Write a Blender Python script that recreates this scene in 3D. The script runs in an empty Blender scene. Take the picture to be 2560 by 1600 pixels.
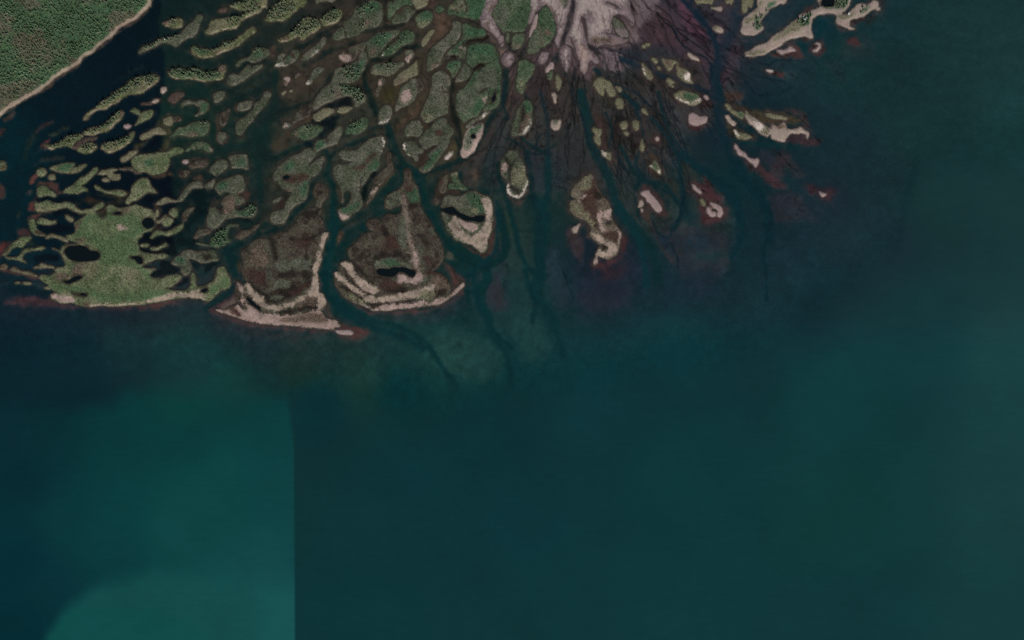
import bpy, math, random
import numpy as np
from math import radians, sin, cos, pi

# ------------------------------------------------------------------ camera, sky, sun, exposure
# ground scale: 1 m per photograph pixel; x = px - 1280, y = 800 - py (north is up)
scn = bpy.context.scene
COL = scn.collection
CAM_H = 3000.0
cam_data = bpy.data.cameras.new('aerial_camera')
cam_data.sensor_width = 36.0
cam_data.lens = 36.0 * CAM_H / 2560.0
cam_data.clip_start = 10.0
cam_data.clip_end = 60000.0
cam = bpy.data.objects.new('aerial_camera', cam_data)
cam.location = (0, 0, CAM_H)
COL.objects.link(cam)
scn.camera = cam

SUN_EL, SUN_AZ = radians(40), radians(164)      # azimuth clockwise from north: light from the south-south-east
world = bpy.data.worlds.new('World'); scn.world = world; world.use_nodes = True
wn = world.node_tree.nodes; wl = world.node_tree.links
sky = wn.new('ShaderNodeTexSky'); sky.sky_type = 'NISHITA'; sky.sun_disc = False
sky.sun_elevation = SUN_EL; sky.sun_rotation = SUN_AZ
bg = wn['Background']; bg.inputs['Strength'].default_value = 0.06
wl.new(sky.outputs[0], bg.inputs['Color'])
sd_ = bpy.data.lights.new('sun', 'SUN'); sd_.energy = 3.4; sd_.angle = radians(0.5); sd_.color = (1.0, 0.965, 0.91)
sun = bpy.data.objects.new('sun', sd_); COL.objects.link(sun)
sun.rotation_euler = (pi / 2 - SUN_EL, 0, pi - SUN_AZ)
sun.location = (0, -500, 1500)
scn.view_settings.view_transform = 'Standard'; scn.view_settings.look = 'None'
scn.view_settings.exposure = 0.0; scn.view_settings.gamma = 1.0
scn.view_settings.use_curve_mapping = False
scn.cycles.max_bounces = 6; scn.cycles.transparent_max_bounces = 8
scn.cycles.use_denoising = False
KLAND = 0.90      # radiance of a white ground under this sun and sky
KBED = 0.90
random.seed(7); RNG = np.random.default_rng(11)
ISLANDS = '''
@A
I island f long leaf-shaped forested island just off the mainland's wooded shore
1050 1500 1100 1430 1200 1370 1240 1320 1300 1270 1380 1210 1480 1140 1560 1090 1640 1020 1740 970 1850 950 1940 935 1985 960 1995 1000 1950 1050 1880 1100 1820 1140 1780 1175 1700 1180 1620 1190 1540 1230 1470 1290 1400 1330 1320 1370 1240 1380 1180 1410 1140 1450 1090 1500
t 0.85 1220 1340 1400 1215 1560 1100 1740 980 1930 940 1990 985 1880 1080 1800 1060 1700 1120 1540 1190 1400 1290
v ol 1760 1040 1840 1010 1880 1050 1790 1130 1640 1160 1560 1190 1600 1140 1700 1110
I islet s tiny round sandy islet right of the long leaf-shaped forested island's tip
2025 1140 2040 1110 2080 1105 2092 1130 2065 1155 2035 1165
I sandbar u thin curved sand sliver below the tiny round islet near the dark river
1780 1310 1830 1300 1900 1290 1950 1250 2005 1250 1990 1285 1930 1310 1860 1320
v sa 1940 1250 2010 1245 2000 1285 1940 1295
@B
I islet f small oval green islet alone in the dark river, topmost on the left
135 290 170 270 220 255 270 235 330 230 370 255 380 300 350 345 290 350 220 335 160 315
t 0.5 200 260 330 232 370 290 280 320 220 310
v br 130 290 180 270 210 300 200 325 160 315
I island g slender bent island with grey scrub head and wooded tail pointing at the mainland
-165 650 -120 590 -60 560 0 545 60 520 110 490 200 465 300 450 360 420 410 360 470 300 540 255 570 200 610 190 640 220 620 270 590 320 560 390 520 455 450 480 390 500 350 550 300 585 250 555 190 540 120 535 60 570 0 600 -90 640 -150 665
t 0.7 -120 600 0 550 110 490 330 440 360 480 200 510 60 560 -60 620
v ol -150 650 -60 580 60 530 130 510 60 560 -60 620
I island f two-armed forested island with a notch of water, cut by the top edge
985 75 1020 45 1080 25 1150 5 1200 -20 1480 -20 1450 40 1400 90 1360 150 1290 180 1200 215 1140 250 1090 300 1050 355 960 365 880 380 800 410 740 425 690 425 670 400 700 370 720 330 740 280 790 240 870 230 960 220 1040 205 1120 200 1170 170 1200 145 1230 130 1170 130 1100 120 1040 95
t 0.7 1000 80 1080 20 1200 -20 1450 -20 1380 80 1340 150 1180 210 1080 310 980 340 960 260 1050 210 1150 190 1230 130 1100 110
v ol 740 300 800 245 930 230 960 280 900 350 800 390 720 400 710 370
I mudbank u speckled reddish mud islet left of the two-armed forested island
840 130 870 110 920 90 955 110 930 145 880 150 845 145
I island f wedge-shaped forested island at the top edge with pale southeast shore
1430 245 1460 190 1480 140 1530 80 1570 40 1620 10 1680 -20 1960 -20 1930 30 1860 80 1800 140 1740 195 1700 230 1640 265 1580 260 1500 265 1440 265
t 0.75 1460 220 1500 120 1600 20 1700 -20 1900 -20 1830 70 1720 180 1640 240 1540 250
v ol 1560 80 1620 30 1680 70 1660 140 1600 190 1560 150
I islet g low pale-rimmed sliver at the top edge above the small oval wood
2060 -20 2060 5 2110 18 2200 8 2300 -5 2320 -20
I islet f small oval wooded island touching the tip of a larger forested one
2120 240 2160 210 2200 170 2240 140 2300 120 2370 125 2395 160 2380 200 2340 260 2290 295 2220 310 2160 325 2140 290
t 0.9 2140 235 2240 140 2370 130 2370 210 2290 280 2180 270
I island f teardrop forested island with bare grey tail and a small bay
1585 505 1610 490 1680 460 1740 410 1790 370 1830 320 1880 270 1930 225 1990 225 2050 235 2090 260 2110 310 2110 350 2050 400 1980 440 1920 490 1880 500 1870 460 1840 450 1790 480 1720 515 1650 525 1600 525
t 0.9 1740 415 1830 320 1930 230 2080 260 2100 330 2000 410 1920 480 1880 440 1800 440
v br 1590 510 1690 460 1740 470 1700 510
I island f sinuous island like a worm with trees along its northern edge
490 625 510 585 560 590 610 615 670 615 740 625 810 605 870 575 920 530 980 520 1030 500 1090 460 1150 420 1200 380 1260 340 1290 360 1295 400 1260 430 1200 470 1130 530 1070 580 1000 615 920 640 860 670 790 700 710 720 640 725 570 700 520 680 495 660
t 0.7 500 600 600 620 740 630 870 580 980 525 1080 480 1060 530 940 600 840 640 740 650 660 690 560 660
v gr 520 600 620 625 720 640 680 690 570 660
v br 760 650 850 620 870 660 790 690
I island f dark green wooded island shaped like a slug under the worm-like one
200 905 230 895 280 870 360 860 430 880 480 865 560 860 620 885 660 910 720 910 780 905 830 880 880 830 920 830 925 890 900 950 880 1000 820 1005 740 1010 650 1020 580 1005 480 990 380 990 290 985 240 960 215 935
t 0.95 210 905 300 865 430 880 560 865 680 910 820 900 860 970 740 985 600 990 400 970 250 950
v gr 240 900 560 880 820 920 800 980 500 970 300 960
v br 870 840 920 830 920 880 850 900
I island g green scrubby island with curled grey tail below the worm-like island
1280 610 1350 605 1420 615 1465 630 1475 670 1440 710 1390 735 1320 770 1250 785 1215 760 1150 770 1080 830 1065 800 1110 750 1190 730 1240 700 1270 660
t 0.3 1290 615 1400 620 1420 660 1330 690 1280 670
v gr 1300 640 1390 640 1370 700 1290 710
I island g heart-shaped grey islet with a reddish creek notch and white toe
1550 825 1580 760 1600 700 1650 670 1690 680 1730 680 1760 640 1810 625 1845 650 1840 700 1810 750 1750 790 1690 830 1620 835 1570 835
c 3 1730 670 1690 700 1660 740 1650 780
v gr 1690 710 1740 690 1740 740 1690 750
v wh 1550 830 1570 805 1680 825 1680 840 1570 840
v rd 1750 680 1790 690 1780 720
I island g narrow grey banana islet between two forested islands, pale along its south side
1885 740 1910 690 1960 640 2020 600 2080 560 2130 510 2170 470 2195 490 2180 530 2140 590 2090 650 2030 700 1960 740 1910 760
v wh 1960 735 2050 680 2130 600 2110 650 2030 710 1960 745
I island g long grey-green bar with blunt tail, right of the slug-shaped wood
950 1030 975 960 1020 935 1080 940 1120 900 1170 855 1210 830 1240 840 1235 900 1250 930 1190 980 1130 1020 1060 1060 990 1075
I islet g small crescent islet hugging the east end of a grey-green bar
1250 910 1260 860 1290 830 1340 815 1395 815 1380 840 1330 875 1280 910
I islet g smooth egg-shaped grey islet standing alone in green water
780 1235 775 1200 800 1165 850 1148 900 1160 920 1190 900 1230 860 1270 820 1290 790 1280
I island g hook-shaped green islet curling round a dark bay
545 1455 570 1430 600 1400 600 1350 570 1330 530 1305 480 1300 420 1320 380 1340 370 1310 400 1275 460 1265 520 1280 560 1280 600 1262 650 1270 690 1300 705 1340 690 1390 640 1420 590 1445
v gr 610 1300 690 1310 690 1380 620 1410 600 1360
I mudbank u brown mottled mudbank northwest of the hook-shaped islet
205 1260 230 1210 290 1165 370 1165 400 1200 350 1240 310 1280 250 1300
I islet g oval grey islet with a red western shore
1075 1340 1110 1300 1180 1275 1240 1258 1262 1290 1240 1340 1190 1375 1130 1390 1085 1385
I island g club-shaped grey island with a long thin northern handle
1060 1590 1070 1540 1120 1500 1180 1480 1230 1420 1280 1360 1290 1310 1350 1270 1390 1220 1420 1160 1460 1140 1495 1180 1470 1240 1430 1300 1390 1350 1340 1400 1300 1450 1270 1510 1220 1560 1170 1620 1120 1690 1080 1690 1065 1650
I islet b upright brown wedge islet west of the club-shaped island
840 1480 870 1430 930 1400 970 1370 975 1390 950 1460 930 1530 900 1580 870 1580 850 1530
I island g slim grey bar with white toe above a wooded strip island
1940 1060 1950 1030 1990 970 2000 920 2050 870 2110 835 2155 850 2155 880 2110 930 2060 980 2010 1030 1975 1060 1950 1068
v wh 1940 1065 1950 1035 1990 1035 1980 1060
I islet s tiny white-tipped islet with a reddish tail in shallow brown water
1665 985 1690 970 1725 985 1725 1010 1705 1035 1690 1070 1668 1040 1685 1010
v rd 1665 1030 1700 1020 1705 1060 1680 1075
I islet b faint thin mud streak islet beside the tiny white-tipped one
1790 980 1810 940 1850 915 1862 930 1830 960 1805 990
I islet o tiny pale fleck of land, lower left of a pair in brown shallows
1640 1170 1670 1150 1692 1160 1670 1185 1645 1195
I islet o tiny pale fleck of land, upper right of a pair in brown shallows
1733 1150 1755 1128 1768 1140 1745 1158
I island b left-hand grey lobe ending in a reddish creek near the wooded strip
1775 1540 1810 1440 1860 1390 1930 1350 2000 1300 2010 1360 1990 1420 1950 1470 1880 1500 1820 1530 1790 1560
@C
I islet g pale grey bulge at the west end of the island with a dark grove
370 430 400 390 450 360 490 350 510 400 520 450 500 480 420 500 370 490
I island g rounded grey-green island with a dark conifer grove near its top
500 300 510 280 580 240 620 180 650 100 720 50 780 20 860 5 930 25 970 60 990 120 990 200 970 270 930 320 860 340 780 370 700 420 610 460 540 465 525 420 515 370 495 330
t 0.6 690 110 720 70 800 50 880 60 900 100 860 130 780 140 720 200 690 210
t 0.15 640 330 830 260 840 320 680 380
v gr 740 40 920 40 960 110 900 140 780 150
v br 760 290 830 275 820 330 760 330
I island l green scrub finger of land along the northern channel, top edge
1050 60 1080 20 1150 0 1350 -20 1340 10 1380 60 1300 60 1220 80 1170 130 1130 190 1080 240 1060 200 1055 130
I island g scrub islet with dark reddish creek on its left, inside a channel fork
1110 260 1150 200 1190 150 1240 90 1320 80 1370 110 1390 150 1340 210 1290 270 1220 280 1130 290
v rd 1190 150 1240 105 1250 150 1200 190
I island o yellowish scrub island cut by the top edge near the channel fork
1370 -20 1360 20 1390 60 1420 110 1480 90 1540 60 1560 0 1560 -20
I islet l rounded green islet with olive south end in the brown channel
1410 220 1440 180 1500 150 1560 135 1605 160 1615 210 1600 270 1550 320 1480 345 1430 340 1420 290 1440 270 1410 265
v ol 1440 290 1560 280 1540 320 1440 340
v gr 1480 170 1600 160 1590 220 1500 220
I islet l very small dark-rimmed green islet at the top near the sand river
1660 110 1680 70 1730 65 1750 100 1740 140 1690 145
I island l lush green island with branching dark creeks west of the pale sand river
1830 180 1810 130 1840 70 1900 20 1950 -20 2310 -20 2280 60 2250 130 2230 200 2190 250 2120 230 2040 220 1960 200 1900 170
c 3 2030 20 2050 80 2030 150
c 2 1850 130 1920 120 1990 70
v gr 2080 0 2290 0 2240 150 2190 240 2100 200
v ol 1830 60 1980 0 2020 120 1920 160
I islet o thin olive sliver islet in the brown channel bend
1480 540 1490 490 1540 440 1580 390 1640 370 1640 400 1600 460 1570 510 1530 560 1500 575
I island g northern green-brown half of a plateau split by a dark creek
730 540 800 520 880 460 950 410 1030 395 1100 380 1170 375 1200 400 1150 460 1100 500 1060 560 1010 610 960 660 930 700 860 720 815 730 800 660 790 600
t 0.12 880 440 1050 430 1030 500 900 600 880 560
v gr 860 500 1020 420 1110 430 1060 510 930 590
v br 820 660 900 600 930 650 850 720
I island l southern green half of a plateau split by a dark creek
950 690 970 640 1030 590 1100 530 1160 490 1220 430 1250 390 1310 385 1370 410 1390 460 1370 510 1310 545 1250 560 1180 620 1110 680 1050 700 980 705
t 0.15 980 680 1080 590 1250 480 1330 400 1350 440 1200 570 1060 660
v wh 950 695 985 680 980 705
I island b grey lobe with pale pinkish scars beside a curved dark creek
430 720 470 660 540 610 620 590 700 555 760 545 775 590 730 650 690 710 660 750 600 780 530 790 460 760
v pk 450 720 530 690 610 730 580 780 480 760
v rd 430 790 520 790 500 820 430 815
I island g long wooded strip island with bright green thicket around a black bay
740 640 790 660 805 740 770 830 730 900 705 965 650 1010 570 1040 540 1050 600 1090 680 1110 720 1150 770 1220 770 1270 720 1310 660 1350 630 1330 640 1270 600 1220 540 1205 460 1220 400 1250 300 1290 200 1340 130 1380 110 1330 140 1250 200 1170 260 1100 330 1040 370 960 400 880 440 850 520 830 600 800 680 730
t 0.8 480 1050 560 1090 690 1110 760 1210 740 1260 660 1290 620 1220 540 1190 470 1160
t 0.7 480 870 560 840 700 840 715 930 640 980 540 990 470 960
t 0.4 330 1110 400 1080 400 1170 350 1200
v gr 470 1060 620 1090 720 1160 700 1250 620 1200 500 1180
v gr 600 850 780 740 720 900 640 980 560 960
v br 400 1180 460 1140 450 1220 410 1250
I island g spindle-shaped island with a dark tree cluster above the black channel
840 890 870 830 940 800 1050 790 1150 790 1230 775 1250 800 1230 830 1180 870 1130 920 1060 950 980 940 900 940 850 920
t 0.6 980 830 1060 800 1150 800 1130 860 1040 900 980 870
v ol 860 900 1000 900 1080 920 1000 940 880 935
v gr 900 830 1000 810 960 870
I islet b small pinkish tongue islet below the spindle-shaped island
930 1040 960 980 990 970 1025 1000 1010 1050 970 1100 950 1150 930 1210 900 1190 880 1160 910 1110 930 1080
v pk 940 1040 1000 1000 1010 1030 960 1090
I islet g small upright islet, green top and pinkish foot, in the channel crossing
1280 640 1310 625 1370 640 1385 680 1350 740 1310 790 1280 760 1270 700
v pk 1280 720 1350 690 1350 740 1300 780
I mudbank o low olive-brown flat left of the broad brown channel
1180 960 1220 910 1290 870 1350 830 1400 780 1425 760 1430 850 1430 930 1380 960 1330 980 1270 1020 1200 1050 1130 1070 1140 1010
v br 1130 1070 1200 1000 1300 990 1420 940 1420 960 1300 1020
I island g grey island tapering south to a white toe, pinkish in its middle
1150 1350 1170 1290 1200 1200 1230 1110 1290 1060 1340 1010 1410 990 1420 1060 1425 1150 1400 1230 1350 1290 1280 1330 1220 1350 1170 1390 1155 1385
v pk 1220 1200 1330 1130 1340 1240 1250 1300
I islet b narrow brown strip beside the grey white-toed island
1445 980 1490 1040 1500 1100 1460 1160 1432 1180 1434 1080 1434 1010
I islet g smooth oval grey islet, upright, where three channels meet
940 1500 950 1430 980 1360 1030 1320 1080 1330 1105 1380 1100 1450 1080 1500 1040 1535 980 1555 945 1555
v wh 945 1545 1040 1525 1080 1500 1050 1545 960 1565
I island g long oblique grey-brown island west of the lush ones, split off by thin creeks
1550 860 1555 760 1580 680 1620 600 1690 540 1750 490 1800 440 1850 390 1870 330 1860 280 1920 265 1980 290 1985 370 1975 450 1930 530 1860 580 1810 630 1770 700 1740 780 1690 830 1620 870 1570 890
v br 1580 820 1680 780 1700 820 1600 860
I island l lush green lobe touching the pale sand river on its east
2000 300 2060 310 2130 340 2200 350 2260 360 2285 420 2270 460 2200 470 2130 480 2070 480 2030 530 1990 580 1930 620 1850 660 1800 700 1790 680 1830 620 1900 570 1960 500 1990 420
v gr 2050 380 2260 370 2250 450 2080 470
I island g patchy green-brown flat enclosed by thin creeks beside the lush lobe
1780 730 1800 690 1870 650 1950 590 2040 570 2050 620 2040 700 2030 770 1990 750 1930 740 1930 700 1850 680 1820 720
v pk 1960 590 2030 580 2030 620 1970 620
v gr 1860 640 1940 610 1950 660 1880 670
I island l green shield-shaped island between two thin creeks
1790 830 1840 780 1920 760 1990 770 1985 850 1940 920 1890 970 1860 960 1840 900 1800 860
v gr 1800 820 1920 770 1960 790 1860 850
I island g grey-green kidney-shaped island between creek and the largest lush island
1910 1020 1930 960 1980 890 2010 800 2080 820 2110 870 2090 930 2040 1000 1970 1020 1920 1030
I island g tall smooth grey-green island with a tiny creek nick on its east shore
1470 1440 1500 1360 1550 1250 1590 1160 1610 1060 1620 960 1670 910 1730 895 1790 920 1830 970 1840 1040 1820 1110 1820 1200 1815 1300 1810 1390 1790 1430 1700 1455 1640 1490 1580 1530 1530 1540 1490 1480 1465 1440
c 2 1735 1080 1750 1130 1770 1155 1815 1165
v ol 1480 1440 1600 1440 1580 1520 1500 1500
@D
I island l largest lush green island, edged by deep channel, with curling dark creek
150 640 160 590 210 560 300 545 390 545 460 570 500 610 520 680 530 760 550 840 560 930 550 1030 555 1130 545 1240 530 1320 480 1370 400 1390 320 1400 270 1450 180 1490 100 1540 60 1500 10 1400 0 1300 0 1220 30 1150 100 1110 150 1050 190 980 230 910 310 880 370 840 370 790 310 780 250 810 210 850 190 830 140 790 130 720
c 3 300 1160 345 1130 385 1110 410 1200 390 1290 340 1370 320 1420
p 490 1160 500 1180 490 1250 465 1290 455 1240 475 1190
v gr 200 570 400 560 470 620 440 700 200 650 180 600
v gr 230 1400 250 1290 330 1250 340 1330 280 1420
v pk 320 1240 370 1230 380 1280 330 1290
v g 20 1200 200 1100 300 900 400 860 540 900 520 1100 420 1100 300 1150 200 1350 60 1450
I island l broad lush island between two pale sand rivers at the top edge
470 200 450 180 500 90 530 0 530 -20 930 -20 940 60 945 120 920 200 910 270 880 330 860 370 800 400 720 410 650 395 600 410 560 360 520 310 480 260
v g 540 100 640 60 640 300 560 320 490 230
I islet l tiny green islet at the foot of the broad lush island
630 430 660 400 700 410 705 450 690 500 650 530 630 500
I islet l small green wedge islet beside the tiny one below the broad lush island
700 560 720 480 750 430 820 410 860 430 860 500 830 560 790 600 740 620 710 610
v br 720 590 760 560 800 600 740 620
I island l bright lush oval island wedged against the western edge of the sand fan
1045 180 1080 110 1125 78 1170 95 1200 160 1230 230 1255 310 1245 390 1220 460 1180 530 1110 580 1060 600 1040 640 980 670 915 670 905 600 925 500 960 400 1015 330 1030 250
v g 910 650 930 500 1000 350 1050 400 1060 560 1030 640
v br 1040 330 1060 350 1090 500 1100 570 1070 560
v br 1110 390 1190 400 1180 450 1120 440
I island l narrow lush green island shaped like a carrot, south of the sand rivers
780 830 800 770 860 750 920 770 970 800 980 840 960 920 920 980 880 1050 860 1120 830 1185 790 1160 760 1110 760 1020 775 930
v ol 800 1050 840 1020 850 1130 800 1140
I islet l tiny dark-green islet in purple mud below the sand fan
1150 950 1170 905 1210 895 1220 930 1205 990 1175 1000
I islet o slim olive islet right of the tiny dark-green one in purple mud
1250 1010 1265 945 1290 940 1320 1010 1310 1090 1290 1135 1265 1110
I sandbar s tiny white dagger-shaped sand sliver in the brown fan flats
1215 1185 1240 1180 1260 1215 1250 1280 1240 1285 1225 1220
I island o olive two-lobed islet southeast of the sand fan
1730 1040 1770 990 1830 970 1880 1010 1940 1030 1970 1090 2010 1150 2000 1200 1950 1210 1900 1150 1860 1090 1850 1190 1800 1160 1750 1100
I islet o tiny olive fleck northeast of the two-lobed olive islet
2010 1090 2060 1095 2085 1130 2060 1150 2030 1120
I islet o oval olive islet southeast of the two-lobed olive islet
2000 1290 2030 1245 2080 1250 2110 1310 2090 1360 2040 1365 2010 1330
I sandbar n pale sand strip west of the dark straight channel in the sand fan
1060 -20 1050 60 1020 130 1060 100 1110 60 1160 70 1210 150 1250 250 1280 320 1270 420 1250 520 1290 600 1310 520 1340 420 1380 280 1400 180 1430 80 1460 -20
v br 1150 60 1190 80 1280 240 1260 260
v ol 1300 0 1420 0 1380 70 1320 40
v g 1300 -20 1450 -20 1400 60 1330 30
I sandbar n broad pale sand fan with dark fingering rills, top centre
1510 -20 1510 60 1490 180 1450 320 1410 450 1380 540 1440 560 1500 620 1540 720 1560 800 1570 880 1620 930 1660 860 1680 760 1760 800 1800 770 1790 720 1740 680 1660 600 1640 520 1610 430 1590 320 1580 200 1620 220 1650 330 1660 460 1680 540 1760 580 1880 560 1960 560 2100 540 2170 500 2100 480 1980 440 1870 410 1850 400 1960 400 1950 300 1960 230 2000 190 2060 180 2130 200 2190 260 2220 320 2240 250 2220 160 2190 80 2200 0 2230 -20
v pk 1400 520 1500 620 1560 880 1620 930 1700 800 1640 580
v pp 1640 120 1720 150 1760 260 1700 320 1650 260
v pp 2080 60 2240 60 2240 300 2150 200
v br 1690 480 1850 480 2050 520 1900 560 1720 560
c 3 1500 640 1480 560 1450 480
c 4 2240 130 2210 60 2190 0
c 3 1900 20 2000 60 2060 110
I islet g small green-grey islet with grooved tail embedded in the sand fan
1970 240 2000 220 2060 260 2110 310 2150 380 2170 450 2100 460 2030 420 1990 320
v pp 2020 380 2150 380 2170 450 2080 460
I island l green sliver of land at the top edge above the sand fan
1900 -20 1960 10 2050 18 2110 12 2125 -20
I sandbar n pinkish-white sand lobe at the lower left of the sand fan
1310 640 1350 560 1420 600 1450 700 1440 800 1400 900 1360 840 1330 760
I sandbar n pale dry sand river left of the broad lush island
410 -20 370 60 330 140 310 200 310 270 330 330 400 380 470 430 540 520 570 590 590 560 590 480 540 390 490 300 450 220 430 180 480 100 520 40 530 -20
v br 440 60 510 20 470 110 420 170 400 150
v pp 330 170 390 160 380 230 320 240
v br 380 300 410 290 410 350 390 340
v br 340 340 450 430 520 520 480 510 380 420
I sandbar n pale dry sand river between the broad lush island and the bright oval one
1040 -20 1050 60 1000 160 960 240 910 290 905 260 935 180 945 110 935 30 930 -20
I sandbar p thin pale sand tail along the bright oval lush island's west shore
925 450 950 350 995 220 1030 190 1025 300 970 390 935 460
I sandbar n round pinkish sand patch in the channel right of the largest lush island
580 740 610 680 670 660 720 690 715 760 660 840 620 830 590 790
v br 590 780 640 760 640 840 610 820
I sandbar n mottled pink sand patch between the carrot-shaped island and the sand fan
1040 780 1060 690 1110 660 1160 670 1150 740 1090 800
I sandbar p small pale sand tongue above the tiny dark-green islet
1130 890 1150 850 1200 800 1230 800 1225 860 1190 870 1150 900
@E
I islet o olive land sliver at the top edge right of the purple mudflat
1070 -20 1070 -8 1100 15 1180 30 1260 35 1320 10 1330 -20
I islet o short pale-green nub at the top edge left of the wedge islet
1480 -20 1480 8 1520 30 1570 20 1590 -20
I sandbar s thin pale sliver below the nubs at the top edge right of purple mud
1300 90 1370 98 1430 88 1432 120 1390 132 1330 112
v ol 1300 90 1360 95 1340 115
I islet o wedge-shaped olive islet pointing south, left of the bare sand spit
1660 -20 1690 60 1690 110 1715 155 1750 120 1760 70 1820 50 1830 -20
I islet s small oval islet with bright white sand in the dark purple water
1325 350 1360 330 1420 350 1445 385 1420 415 1380 400 1340 380
v ol 1330 345 1380 340 1390 370 1345 375
I islet o left one of two tiny pale flecks on the brown mudflat under the fan
425 578 450 560 472 572 465 595 440 598
I islet o right one of two tiny pale flecks on the brown mudflat under the fan
474 562 484 535 520 546 512 578 490 572
I sandbar s thin pink-grey sand sliver at the edge of the dark main channel
1005 670 1040 680 1080 710 1120 730 1150 760 1110 752 1060 732 1030 708
I islet o small olive islet left of the triangular sand-green one
545 740 580 725 610 740 625 780 600 795 560 770
I islet o tiny fleck just below the small olive islet
628 838 660 855 655 872 638 862
I islet o lens-shaped islet with white west rim, leftmost of the cluster south of the fan
425 810 440 800 490 850 530 890 560 950 550 990 500 985 460 930 430 870
v wh 425 830 445 850 480 970 455 930
v br 470 850 530 890 540 940 500 920
I islet o triangular sand-green islet, northernmost of the cluster south of the fan
680 730 720 740 780 745 820 750 860 770 820 810 810 850 770 890 740 870 710 810 690 770
v br 720 760 800 770 790 840 740 830
I island o largest pale oblong islet of the cluster south of the fan
860 800 880 780 900 830 960 860 1000 900 1040 950 1065 1010 1070 1050 1030 1045 960 1020 900 970 865 910
v wh 950 960 1010 920 1065 1040 1010 1030
v rd 890 800 960 850 940 880 890 840
I islet o ragged little olive islet under the triangular sand-green one
735 1000 770 980 800 1010 830 1030 800 1060 820 1090 780 1080 745 1040
I island o striped pale oval islet, southernmost of the cluster south of the fan
825 1190 870 1160 920 1140 1000 1150 1080 1170 1130 1200 1170 1260 1150 1290 1090 1325 1030 1320 960 1290 880 1250 840 1220
v gr 940 1190 1040 1170 1120 1220 1020 1270
v wh 870 1190 900 1230 1000 1290 960 1290 880 1240
v wh 1060 1300 1150 1240 1170 1260 1140 1290
I sandbar p tiny pink sand mark right of the striped oval islet
1215 1208 1240 1208 1258 1240 1240 1250
I sandbar o thin pale sliver southwest of the oval olive islet near the dark channel
425 1385 455 1372 495 1420 485 1445 450 1420
@F
I island s bare sand spit with green scrub ribbon, blunt head pointing south
590 -20 580 50 550 120 490 170 430 215 400 260 390 330 370 380 385 420 440 435 520 435 580 410 630 370 630 340 610 320 605 260 640 215 690 160 720 110 780 75 860 40 940 0 950 -20
t 0.35 520 330 560 220 640 180 700 110 740 60 770 70 700 160 640 210 600 260 620 360 570 370
v gr 520 340 560 230 640 180 690 110 740 30 790 40 760 75 690 160 640 215 605 260 615 360 570 380
v ol 430 230 500 220 560 120 600 20 640 20 580 150 500 260 430 300
I island s long sand and scrub spit with a round lagoon bay at its middle
430 690 440 655 490 635 560 590 640 560 720 530 770 470 820 430 900 390 950 340 1000 290 1070 250 1110 200 1180 170 1260 135 1330 110 1400 75 1340 20 1330 -20 1800 -20 1730 20 1710 80 1680 120 1640 150 1640 180 1700 180 1740 150 1800 110 1850 50 1900 55 1960 70 2010 40 2040 15 2090 40 2090 80 2120 110 2090 125 2050 105 1990 130 1920 190 1860 215 1770 235 1730 250 1720 300 1740 345 1785 360 1750 370 1700 345 1640 320 1580 290 1570 250 1580 200 1560 175 1480 165 1400 165 1330 190 1270 230 1250 290 1245 370 1265 450 1240 475 1200 450 1130 450 1060 470 980 490 900 530 860 575 780 610 700 650 640 690 560 700 480 700
p 1370 50 1390 0 1450 -20 1530 -20 1540 30 1490 80 1410 75
t 0.35 1080 260 1160 175 1250 150 1230 230 1210 310 1140 330 1090 310
t 0.4 1420 95 1480 60 1540 0 1740 -10 1700 60 1640 95 1560 110
t 0.25 1860 170 1880 100 1930 80 1990 80 1930 150
v ol 780 480 930 360 1110 220 1240 160 1220 300 1120 360 1000 430 820 490
v gr 1100 260 1160 180 1250 150 1230 240 1200 320 1120 330
v gr 1420 90 1560 0 1740 -10 1690 70 1560 110
v gr 1870 170 1890 100 1980 80 1940 150
v ol 440 660 640 630 680 660 560 700 440 690
v ol 1590 200 1720 180 1820 150 1740 230 1640 240
v pk 1590 270 1700 290 1740 350 1650 320
I sandbar p pinkish arrow-shaped sandbar beneath the long sand and scrub spit
825 635 860 635 920 635 970 600 990 595 1040 620 1045 640 990 640 930 660 880 675 850 660
I sandbar p small hook-shaped sandbar south of the round lagoon bay
1305 545 1350 550 1362 590 1330 635 1280 642 1322 615 1342 585 1330 560
I sandbar w tiny white sand streak on a red shoal in the open eastern water
695 882 740 888 762 897 735 905
@A2
I island f banana-shaped wooded island, tallest trees along its northern edge
1050 420 1090 380 1150 350 1230 340 1300 310 1360 260 1410 210 1460 170 1510 145 1550 165 1540 210 1490 260 1440 310 1390 360 1320 400 1240 415 1170 440 1100 430
t 0.9 1080 400 1150 355 1300 320 1410 220 1500 150 1520 190 1400 310 1260 380 1150 410
v br 1500 150 1550 165 1540 210 1500 220
I island f tapering wooded sliver with a red mud tip pointing west
550 560 600 570 680 555 750 540 800 500 860 450 940 435 1030 430 1040 450 990 500 930 545 910 590 870 580 810 570 740 590 660 615 600 600
t 0.7 620 575 760 540 860 455 1030 430 960 510 860 550 700 590
v rd 540 560 590 565 600 590 560 580
I mudbank u dark purple mud bar between two wooded slivers
920 600 980 540 1050 490 1130 470 1220 470 1180 500 1110 510 1060 550 1000 590 950 610
I islet f small oval wooded islet under the dark purple mud bar
970 615 1010 590 1080 550 1150 535 1205 560 1215 600 1160 645 1080 665 1010 650
t 0.8 1000 600 1080 550 1200 550 1200 600 1080 640
I island f boat-shaped wooded island right of the small oval wooded islet
1275 595 1300 550 1380 530 1460 520 1530 490 1590 460 1660 410 1690 420 1660 490 1600 550 1530 600 1450 640 1370 655 1310 635
t 0.85 1290 580 1380 535 1530 490 1670 410 1620 510 1500 590 1360 620
I islet m bow-tie shaped grassy islet west of the green shoals
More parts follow.
